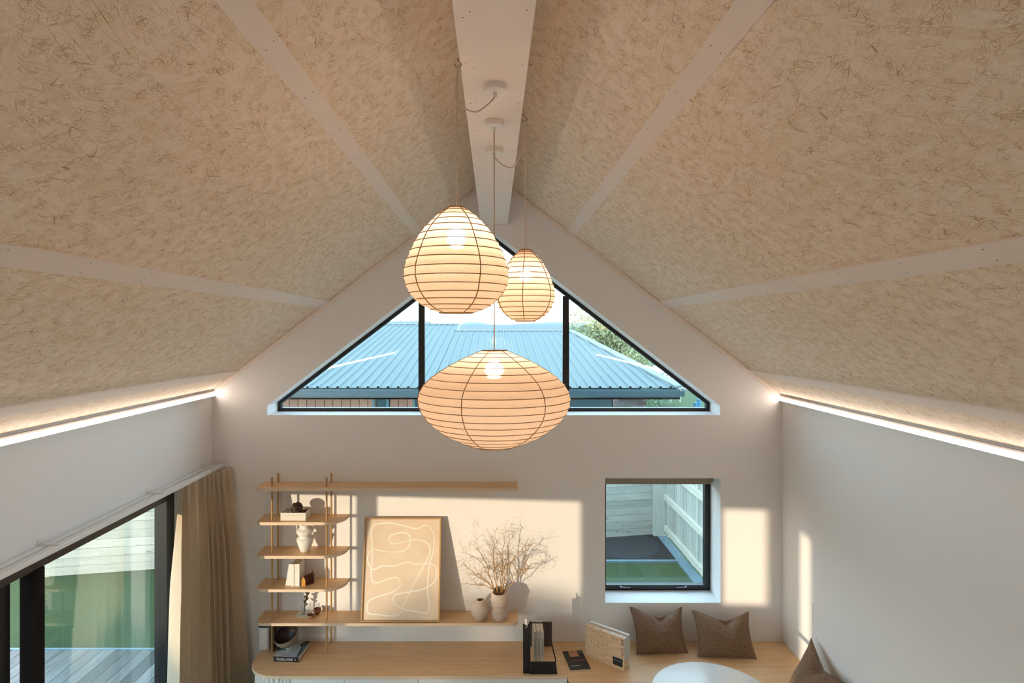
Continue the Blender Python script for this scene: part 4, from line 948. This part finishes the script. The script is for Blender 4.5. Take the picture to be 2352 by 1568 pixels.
# ------------------------------------------------------------------ cushions
def cushion(label, c, thick=.098, notch=.34, nx_=.52, fwd=None, seed=0, group='taupe cushions on the corner bench'):
    # c: bottom-left, bottom-right, top-right, top-left world points
    bl_, br2, tr2, tl2 = [Vector(v) for v in c]; n = 30
    nrm = (br2 - bl_).cross(tl2 - bl_).normalized()
    if fwd is not None and nrm.dot(Vector(fwd)) < 0: nrm = -nrm
    rr = random.Random(seed); ph = [rr.uniform(0, 6) for _ in range(6)]
    g = thing('cushion', label, 'cushion', tuple((bl_ + br2) / 2 + Vector((0, 0, 0))), group=group)
    def pt(u, v, side):
        # side edges bow in between the corners
        uu = u + (.5 - u) * .10 * math.sin(math.pi * v) * 1.0; vv_ = v + (.5 - v) * .06 * math.sin(math.pi * u) * (1 if v < .5 else 0)
        dn = math.exp(-((u - nx_) / .11) ** 2); tp = max(0, (v - .35) / .65)
        vn = vv_ - notch * max(0, 1 - abs(2 * (u - nx_)) ** 1.15) * tp ** 1.6 * .72
        p = bl_.lerp(br2, uu).lerp(tl2.lerp(tr2, uu), vn)
        puff = (max(0, math.sin(math.pi * min(max(u, 0), 1))) ** .55) * (max(0, math.sin(math.pi * v)) ** .55)
        d = thick * puff * (1 + .12 * math.sin(5 * u + ph[0] + 3 * v)) - (.085 * dn * tp ** 1.2 * (1 if side > 0 else .2)) * (1 - max(0, (v - .93)) / .07)
        d += .006 * math.sin(14 * v + 6 * u + ph[1]) * puff * (1 - tp)
        d = max(d, .001 if puff < .02 else .004) * (1 if side > 0 else .75)
        return p + nrm * d * side
    for side, nm in ((1, 'front'), (-1, 'back')):
        m = MB(); vs = [pt(i / n, j / n, side) if (0 < i < n and 0 < j < n) else pt(i / n, j / n, 1) for j in range(n + 1) for i in range(n + 1)]
        fs = [(j * (n + 1) + i, j * (n + 1) + i + 1, (j + 1) * (n + 1) + i + 1, (j + 1) * (n + 1) + i) for j in range(n) for i in range(n)]
        m.add(vs, fs); m.build(nm, M['cushion'], g, smooth='all', fix=False)
    loop = [pt(i / n, 0, 1) for i in range(n)] + [pt(1, j / n, 1) for j in range(n)] + [pt(1 - i / n, 1, 1) for i in range(n)] + [pt(0, 1 - j / n, 1) for j in range(n)]
    m = MB(); m.tube(loop, .0028, 6, closed=True); m.build('seam', M['cushion'], g, smooth='all')
    return g
def B(px, py, z): Y = YZ(py, z); return Vector((PX(px, Y), Y, z))
zb2 = zb_ + .012
cushion('taupe cushion below the square window, beside the sample box', [B(1462, 1503, zb2), B(1580, 1499, zb2), P(1565, 1390, 5.775), P(1446, 1394, 5.765)], notch=.36, nx_=.55, fwd=(0, -1, 0), seed=1)
cushion('taupe cushion nearest the room corner, leaning on the gable wall', [B(1603, 1508, zb2), B(1738, 1513, zb2), P(1719, 1400, 5.735), P(1589, 1402, 5.735)], notch=.34, nx_=.56, fwd=(0, -1, 0), seed=2)
cushion('taupe cushion leaning on the plain side wall', [(2.44, 5.08, zb2), (2.40, 4.56, zb2), (2.70, 4.58, .745), (2.705, 5.20, .81)], notch=.30, nx_=.5, fwd=(-1, 0, 0), seed=3)

# small slim strip on the side wall
m = MB(); yw = 1400 * 2.755 / (1865.5 - CX); z1_, z0_ = PZ(1384, yw), PZ(1466, yw); m.box(XR - .006, XR, yw - .006, yw + .006, z0_, z1_)
tag(m.build('wall_strip', M['white']), 'slim white vertical strip on the plain side wall above the cushion', 'wall strip')

# ------------------------------------------------------------------ outside
ZG = -.12
M['grass'] = grass_mat('lawn_grass', (.018, .045, .010), (.10, .15, .045), 45)
M['fence'] = wood('fence_pine', (.50, .48, .42), (.37, .35, .29), axis=0, rough=.8, knots=.9, rnd=.16, stretch=10)
M['paling'] = wood('fence_paling', (.50, .48, .43), (.38, .36, .30), axis=2, rough=.85, rnd=.2, stretch=10)
M['deck'] = wood('weathered_deck', (.13, .125, .12), (.07, .064, .06), axis=1, rough=.6, rnd=.6, stretch=8)
M['conc'] = plain('concrete', (.15, .215, .245), .85, bump=.3, bscale=40, var=.1)  # blue cast of the outdoor light is mixed into the grey
m = MB(); n_ = 40
m.box(-250, 250, -220, 420, ZG - .3, ZG)
tag(m.build('ground', M['grass']), 'green lawn outside', 'lawn', kind='structure')
# deck boards
dk_ = thing('deck', 'weathered timber deck outside the glazed doors', 'deck', (-4.5, 4.5, -.1))
x = GX - .12; i = 0
while x > -6.0:
    m = MB(); m.box(x - .134, x, 1.2, 6.6, -.055, -.025); m.build('deck_board', M['deck'], dk_); x -= .14
m = MB(); m.box(-6.05, GX - .11, 6.605, 6.64, ZG, -.022); m.build('fascia', M['conc'], dk_)
m = MB(); [m.box(-6.0, GX - .12, yy_, yy_ + .05, ZG, -.056) for yy_ in (1.4, 2.9, 4.4, 5.9, 6.5)]; m.build('bearers', M['paling'], dk_)
# boundary fence with horizontal boards
FA, FB = Vector((-9.2, 8.2)), Vector((2.80, 10.565)); fd = (FB - FA).normalized(); fnrm = Vector((fd.y, -fd.x)); FL = (FB - FA).length
fr = thing('boundary_fence', 'long pine fence of horizontal boards behind the garden bed', 'fence', (FA.x, FA.y, ZG), math.atan2(fd.y, fd.x))
bl_len = 2.8; nsec = int(FL / bl_len) + 1
for s in range(nsec):
    x0 = s * bl_len; x1 = min(FL, x0 + bl_len)
    if x1 - x0 < .1: continue
    for k in range(14):
        z = .02 + k * .122 + R.uniform(-.002, .002)
        m = MB(); m.box(x0 + .002, x1 - .002, 0 + R.uniform(-.003, .003), .02, z, z + .118); m.build('fence_board', M['fence'], fr, world=False)
for s in range(nsec + 1):
    xx_ = min(FL, s * bl_len); m = MB(); m.box(xx_ - .05, xx_ + .05, .021, .12, -.1, 1.78); m.build('post', M['paling'], fr, world=False)
# paling fence on the right, running away from the house
pf_ = thing('paling_fence', 'vertical paling fence with three rails beside the garden bed', 'fence', (2.93, 8, ZG))
y = 5.0
while y < 10.45:
    m = MB(); o_ = R.uniform(-.002, .002); m.box(2.955 + o_, 2.973 + o_, y, y + .092 , ZG + .06 + R.uniform(-.02, .02), 1.68); m.build('paling', M['paling'], pf_); y += .104
for z in (.045, .577, 1.08, 1.5):
    m = MB(); m.box(2.908, 2.954, 5.0, 10.45, z - .045, z + .045); m.build('rail', wood('rail_pine', (.68, .62, .52), (.54, .47, .37), axis=1, rough=.8, knots=.8) if z < .1 else bpy.data.materials['rail_pine'], pf_)
for y in (6.4, 8.55, 10.46):
    m = MB(); m.box(2.976, 3.07, y, y + .095, ZG - .1, 1.66); m.build('post', M['paling'], pf_)
m = MB(); m.box(2.74, 2.96, 10.46, 10.54, ZG - .1, 1.72); m.build('corner_post', M['paling'], pf_)
# garden bed and kerbs
m = MB(); m.prism([(-3.0, 9.37), (2.80, 9.37), (2.80, 10.56), (-3.0, 9.42)], lambda u, v, d: Vector((u, v, d)), ZG - .05, ZG + .02)
tag(m.build('garden_bed', plain('dark_mulch', (.009, .009, .011), .95, bump=1, bscale=25, var=.5, vscale=20)), 'dark mulched garden bed at the foot of the pine fence', 'garden bed', kind='structure')
m = MB(); m.box(-3.0, 2.80, 9.31, 9.368, ZG - .05, ZG + .03); m.box(2.802, 2.95, 5.0, 10.44, ZG - .05, ZG + .03)
tag(m.build('garden_kerb', M['conc']), 'pale concrete edging round the garden bed', 'kerb', kind='structure')

# neighbour's house
nh = thing('neighbour_house', 'neighbouring house with a long blue-grey ribbed metal roof', 'house', (-1, 14, ZG))
EY, EZ, TP = 11.5, 2.35, .14
def rz(Y): return EZ + TP * (Y - EY)
M['roof'] = plain('roof_metal', (.118, .154, .157), .6, spec=.2, var=.05, vscale=3)
def roof_sheet(x0, x1, ytop, xt0, xt1):
    # trapezoid profile ribs running up the slope, one every 0.19 m
    m = MB(); n = int(round((x1 - x0) / .19)); prof_ = [(0, 0), (.125, 0), (.140, .03), (.168, .03), (.183, 0)]
    row = []
    for k in range(n):
        for dx, dz in prof_: row.append((x0 + k * .19 + dx, dz))
    vs = []
    for xx_, dz in row:
        # top end of this line: clip by the hip / verge line
        yt = ytop
        if xx_ > xt1: yt = min(yt, EY + (x1 - xx_) / max(1e-6, x1 - xt1) * (ytop - EY))
        if xx_ < xt0: yt = min(yt, EY + (xx_ - x0) / max(1e-6, xt0 - x0) * (ytop - EY))
        vs.append((xx_, EY - .03, rz(EY - .03) + dz)); vs.append((xx_, yt, rz(yt) + dz))
    fs = [(2 * i, 2 * i + 2, 2 * i + 3, 2 * i + 1) for i in range(len(row) - 1)]
    m.add(vs, fs); n0 = len(m.v); vs2 = [(v[0], v[1], v[2] - .012 - (.03 if row[i // 2][1] > 0 else 0)) for i, v in enumerate(vs)]
    m.add(vs2, [(2 * i + 1, 2 * i + 3, 2 * i + 2, 2 * i) for i in range(len(row) - 1)])
    return m
roof_sheet(-8.8, -1.20, 20.5, -8.8, -1.20).build('roof_sheet', M['roof'], nh, fix=False)
roof_sheet(-1.20, 3.49, 19.0, -1.2, 2.375).build('roof_sheet', M['roof'], nh, fix=False)
capm = plain('ridge_cap_metal', (.19, .235, .24), .6)
m = MB(); m.box(-8.8, -1.15, 20.45, 20.75, rz(20.5) + .0, rz(20.5) + .05); m.build('ridge_cap', capm, nh)
m = MB(); m.box(-1.2, 2.45, 18.95, 19.2, rz(19) + .0, rz(19) + .05); m.build('ridge_cap', capm, nh)
m = MB(); h0 = Vector((3.49, EY - .02, rz(EY))); h1 = Vector((2.375, 19.0, rz(19.0))); sdv = Vector((.09, .012, 0)); up_ = Vector((0, 0, .045))
m.hexa([h0 - sdv, h0 + sdv, h1 + sdv, h1 - sdv, h0 - sdv + up_, h0 + sdv + up_, h1 + sdv + up_, h1 - sdv + up_]); m.build('hip_cap', capm, nh)
m = MB(); m.add([(3.49, EY, rz(EY)), (2.375, 19.0, rz(19)), (3.49, 26, rz(EY)), (3.30, EY, rz(EY) - .1), (2.375, 19, rz(19) - .2), (3.3, 26, rz(EY) - .1)], [(0, 2, 1), (3, 4, 5), (0, 1, 4, 3), (1, 2, 5, 4), (2, 0, 3, 5)]); m.build('roof_return', M['roof'], nh)
gut = plain('gutter_blue', (.018, .050, .066), .4)
m = MB(); m.prism([(EY - .15, EZ - .05), (EY - .15, EZ - .155), (EY - .03, EZ - .155), (EY - .03, EZ - .06), (EY - .04, EZ - .06), (EY - .04, EZ - .145), (EY - .14, EZ - .145), (EY - .14, EZ - .05)], lambda u, v, d: Vector((d, u, v)), -8.8, 3.55); m.build('gutter', gut, nh)
m = MB(); m.box(-8.8, 3.5, EY - .03, 12.0, EZ - .22, EZ - .19); m.box(-8.8, 3.5, EY - .03, EY - .0, EZ - .22, EZ - .03); m.build('soffit', plain('soffit_blue', (.04, .09, .11), .5), nh)
m = MB(); m.box(-8.5, 2.95, 12.07, 25, ZG, EZ - .1); m.build('core', plain('core_dark', (.10, .12, .13), .9), nh)
brk = plain('rosy_cladding', (.21, .145, .125), .8, rnd=.10, var=.08)
x = -8.5
while x < -2.42:
    m = MB(); m.box(x, x + .160, 12.0, 12.06, ZG, EZ - .22); m.build('cladding_board', brk, nh); x += .172
x = -2.05
while x < -1.62:
    m = MB(); m.box(x, x + .160, 12.0, 12.06, ZG, EZ - .22); m.build('cladding_board', brk, nh); x += .172
x = -1.05
while x < .9:
    m = MB(); m.box(x, x + .160, 12.0, 12.06, ZG, EZ - .22); m.build('cladding_board', brk, nh); x += .172
tealm = plain('teal_joinery', (.035, .15, .21), .4)
for x0, x1 in ((-2.40, -2.07), (-1.60, -1.07)):
    m = MB(); m.prism([(x0, .8), (x1, .8), (x1, EZ - .23), (x0, EZ - .23)], fn_y, 11.98, 12.05, holes=[[(x0 + .05, .85), (x1 - .05, .85), (x1 - .05, EZ - .28), (x0 + .05, EZ - .28)]]); wf = m.build('window', tealm, nh)
    m = MB(); m.box(x0 + .05, x1 - .05, 12.02, 12.03, .85, EZ - .28); m.build('pane', plain('dark_pane', (.02, .07, .10), .1), wf)
m = MB(); m.box(-2.5, -1.1, 11.6, 12.0, 1.72, 1.80); m.build('shelf_awning', plain('blue_sill', (.05, .28, .42), .4), nh)
# garage
m = MB(); m.box(.95, 2.33, 12.0, 12.06, ZG, EZ - .22); gr = m.build('garage_door', plain('garage_blue', (.012, .055, .085), .4), nh)
for k in range(5):
    m = MB(); m.box(.97, 2.31, 11.98, 12.0, ZG + .05 + k * .44, ZG + .45 + k * .44); m.build('panel', bpy.data.materials['garage_blue'], gr)
# brick pier
bmats = [plain('brick_rose', (.22, .15, .15), .85, bump=.4, bscale=60, rnd=.2, var=.15, vscale=20), plain('brick_pale', (.42, .40, .42), .85, bump=.4, bscale=60, rnd=.2), plain('brick_grey', (.24, .22, .24), .85, bump=.4, bscale=60, rnd=.2)]
m = MB(); m.box(2.345, 2.985, 11.995, 12.3, ZG, EZ - .22); pier = m.build('brick_pier', plain('mortar', (.27, .26, .27), .9), nh)
z = ZG + .005; row_ = 0
while z < EZ - .30:
    x = 2.34 - (.115 if row_ % 2 else 0)
    while x < 2.98:
        xa, xb_ = max(2.34, x), min(2.99, x + .225)
        if xb_ - xa > .03:
            m = MB(); m.box(xa, xb_, 11.985 + R.uniform(0, .004), 12.0, z, z + .076); m.build('brick', R.choice(bmats), pier)
        x += .235
    z += .086; row_ += 1

# far roofs behind
for i, (x0, x1, y, z, lab) in enumerate(((-1.62, 3.25, 30, 3.70, 'long low grey roof beyond the ribbed roof'), (-12, -4.2, 40, 3.98, 'farther low grey roof beside the tree tops'))):
    g = thing('far_house', lab, 'house', ((x0 + x1) / 2, y, ZG), group='far low houses on the horizon')
    m = MB(); m.prism([(y - 3, z - .5), (y, z), (y + 3, z - .5)], lambda u, v, d: Vector((d, u, v)), x0, x1); m.build('roof', plain('far_roof_%d' % i, (.075, .10, .11), .6), g)
    m = MB(); m.box(x0 + .3, x1 - .3, y - 2.6, y + 2.6, ZG, z - .5); m.build('wall', plain('far_wall_%d' % i, (.4, .38, .36), .9), g)
# hills on the horizon
m = MB(); vs = []; n = 90
for i in range(n + 1):
    x = -400 + 800 * i / n; h = 4.0 + 3.0 * noise.noise(Vector((x * .012, 3.1, 0))) + 1.5 * noise.noise(Vector((x * .04, 7, 0))) + 4.5 * math.exp(-((x + 14) / 9) ** 2) + 4 * math.exp(-((x - 40) / 50) ** 2)
    vs += [(x, 380, ZG), (x, 395, max(1.0, h)), (x, 419, ZG)]
fs = []
for i in range(n): fs += [(3*i, 3*i+3, 3*i+4, 3*i+1), (3*i+1, 3*i+4, 3*i+5, 3*i+2)]
m.add(vs, fs); tag(m.build('hills', plain('hazy_hill', (.19, .225, .24), 1.0), smooth='all'), 'low hazy hills on the horizon', 'hills', kind='structure')

# trees
def tree(label, x, y, h, rx, rz_, n, col, seed, trunk=True, leaf=.09, name='leafy_tree', cat='tree', group=None):
    g = thing(name, label, cat, (x, y, ZG), group=group); rr = random.Random(seed)
    zc_ = ZG + h - rz_
    m = MB(); vs = []; fs = []
    lobes = [(Vector((rr.gauss(0, .42) * rx, rr.gauss(0, .42) * rx, rr.uniform(-.6, .65) * rz_)), rr.uniform(.35, .62)) for _ in range(13)]
    for i in range(n):
        c, s = rr.choice(lobes); d = Vector((rr.gauss(0, 1), rr.gauss(0, 1), rr.gauss(0, 1))).normalized() * (rr.random() ** .35)
        p = Vector((x, y, zc_)) + c + Vector((d.x * rx * s, d.y * rx * s, d.z * rz_ * s))
        if p.z < ZG + .05: continue
        a = Vector((rr.gauss(0, 1), rr.gauss(0, 1), rr.gauss(0, 1))).normalized(); b = a.orthogonal().normalized(); c2_ = a.cross(b); l = leaf * rr.uniform(.6, 1.3)
        k = len(vs); vs += [p - b * l, p - c2_ * l * .5 + a * l * .15, p + b * l, p + c2_ * l * .5 + a * l * .15]; fs.append((k, k + 1, k + 2, k + 3))
    m.add(vs, fs); f = m.build('foliage', plain('leaf_%d' % seed, col, .7, var=.5, vscale=1.8), g, fix=False); tag(f, kind='stuff')
    if trunk:
        m = MB(); m.tube([(x, y, ZG - .1), (x + .1, y, ZG + h * .35), (x, y, zc_)], [.22 * h / 6, .16 * h / 6, .08], 10)
        for k in range(6):
            a = k * 1.05; m.tube([(x, y, zc_ - .3 * rz_), (x + rx * .5 * math.cos(a), y + rx * .5 * math.sin(a), zc_ + .3 * rz_)], [.07 * h / 6, .02], 6)
        m.build('trunk', plain('trunk_%d' % seed, (.10, .075, .055), .9), g, smooth=50)
    return g
tx = PX(1390, 31)
tree('large golden-green bushy tree beside the ribbed roof', PX(1384, 32), 32, 4.6, 1.75, 1.75, 9000, (.34, .33, .17), 31, leaf=.085)
tree('rounded dark green tree close behind the bushy one', PX(1450, 37), 37, 3.3, 1.4, 1.4, 6000, (.16, .20, .10), 32, leaf=.08)
tree('low green shrub by the neighbouring lawn', PX(1452, 28), 28, 1.75, 1.6, .9, 5000, (.13, .20, .11), 33, trunk=True, leaf=.06, name='garden_shrub', cat='shrub')
tree('small far conifer above the grey roof, left of the lantern', PX(950, 60), 60, 4.55, .75, 1.1, 1500, (.10, .15, .11), 34, leaf=.08, name='far_tree', group='far trees on the horizon')
tree('far dark tree at the window edge above the ribbed roof', PX(906, 55), 55, 4.5, 1.0, .8, 1500, (.08, .13, .09), 35, leaf=.08, name='far_tree', group='far trees on the horizon')
tree('far low trees on the horizon behind the roof edge', PX(1335, 70), 70, 3.9, 3.2, .9, 3000, (.16, .20, .14), 36, leaf=.12, name='far_tree', group='far trees on the horizon')
def uv_(u, v): return (u * .731 + v * .682, -u * .682 + v * .731)
for i, (u, tz) in enumerate(((-8.2, 1.20), (-7.0, 1.25), (-5.9, 1.15), (-4.75, 1.12), (-3.45, 1.38))):
    x, y = uv_(u, -21.7 + .3 * (i % 2))
    tree('green shrub in the clipped hedge far across the side lawn', x, y, tz - ZG + .08, .85, .75, 3500, (.07, .12, .05), 50 + i, trunk=True, leaf=.07, name='hedge_shrub', cat='shrub', group='shrubs of the hedge across the side lawn')
# things on the neighbour's lawn
m = MB(); m.prism([(PX(1500, 44), 44), (PX(1660, 30), 30), (PX(1700, 24), 24), (PX(1760, 24), 24), (PX(1760, 60), 60), (PX(1500, 60), 60)], lambda u, v, d: Vector((u, v, d)), ZG - .02, ZG + .015)
tag(m.build('driveway', plain('pale_concrete', (.62, .64, .66), .85)), 'pale concrete driveway beyond the neighbouring lawn', 'driveway', kind='structure')
wa = thing('clothes_airer', 'white sheet hung on a small white frame on the far lawn', 'airer', (PX(1551, 30), 30, ZG))
for x in (PX(1541, 30), PX(1562, 30)):
    m = MB(); m.tube([(x, 30, ZG), (x, 30, ZG + 1.05 if x > PX(1550, 30) else ZG + .85)], .022, 8); m.build('post', M['white'], wa, smooth=50)
m = MB(); m.box(PX(1543, 30), PX(1560.5, 30), 29.98, 30.0, ZG + .17, ZG + .75); m.build('sheet', M['white'], wa)
lf = thing('picket_fence', 'short run of cream pickets on the far lawn', 'fence', (PX(1497, 40), 40, ZG))
for i in range(9):
    x = PX(1486 + i * 2.9, 40); m = MB(); m.box(x, x + .05, 40, 40.03, ZG, ZG + .62); m.build('picket', wood('picket_paint', (.62, .58, .48), (.5, .45, .36), axis=2) if i == 0 else bpy.data.materials['picket_paint'], lf)
m = MB(); m.box(PX(1485, 40), PX(1512, 40), 40.031, 40.06, ZG + .42, ZG + .50); m.build('rail', bpy.data.materials['picket_paint'], lf)
tbn = thing('blue_tubs', 'pair of joined blue planter tubs at the corner of the triangular window', 'planter', (PX(1603, 27.5), 27.5, ZG))
bt2 = plain('blue_tub', (.03, .16, .30), .5)
m = MB(); m.box(PX(1596, 27.5), PX(1603, 27.5), 27.4, 27.7, ZG, ZG + .28); m.build('low_tub', bt2, tbn, bevel=.01)
m = MB(); m.box(PX(1603.5, 27.5), PX(1608.5, 27.5), 27.4, 27.7, ZG, ZG + .42); m.build('tall_tub', bt2, tbn, bevel=.01)
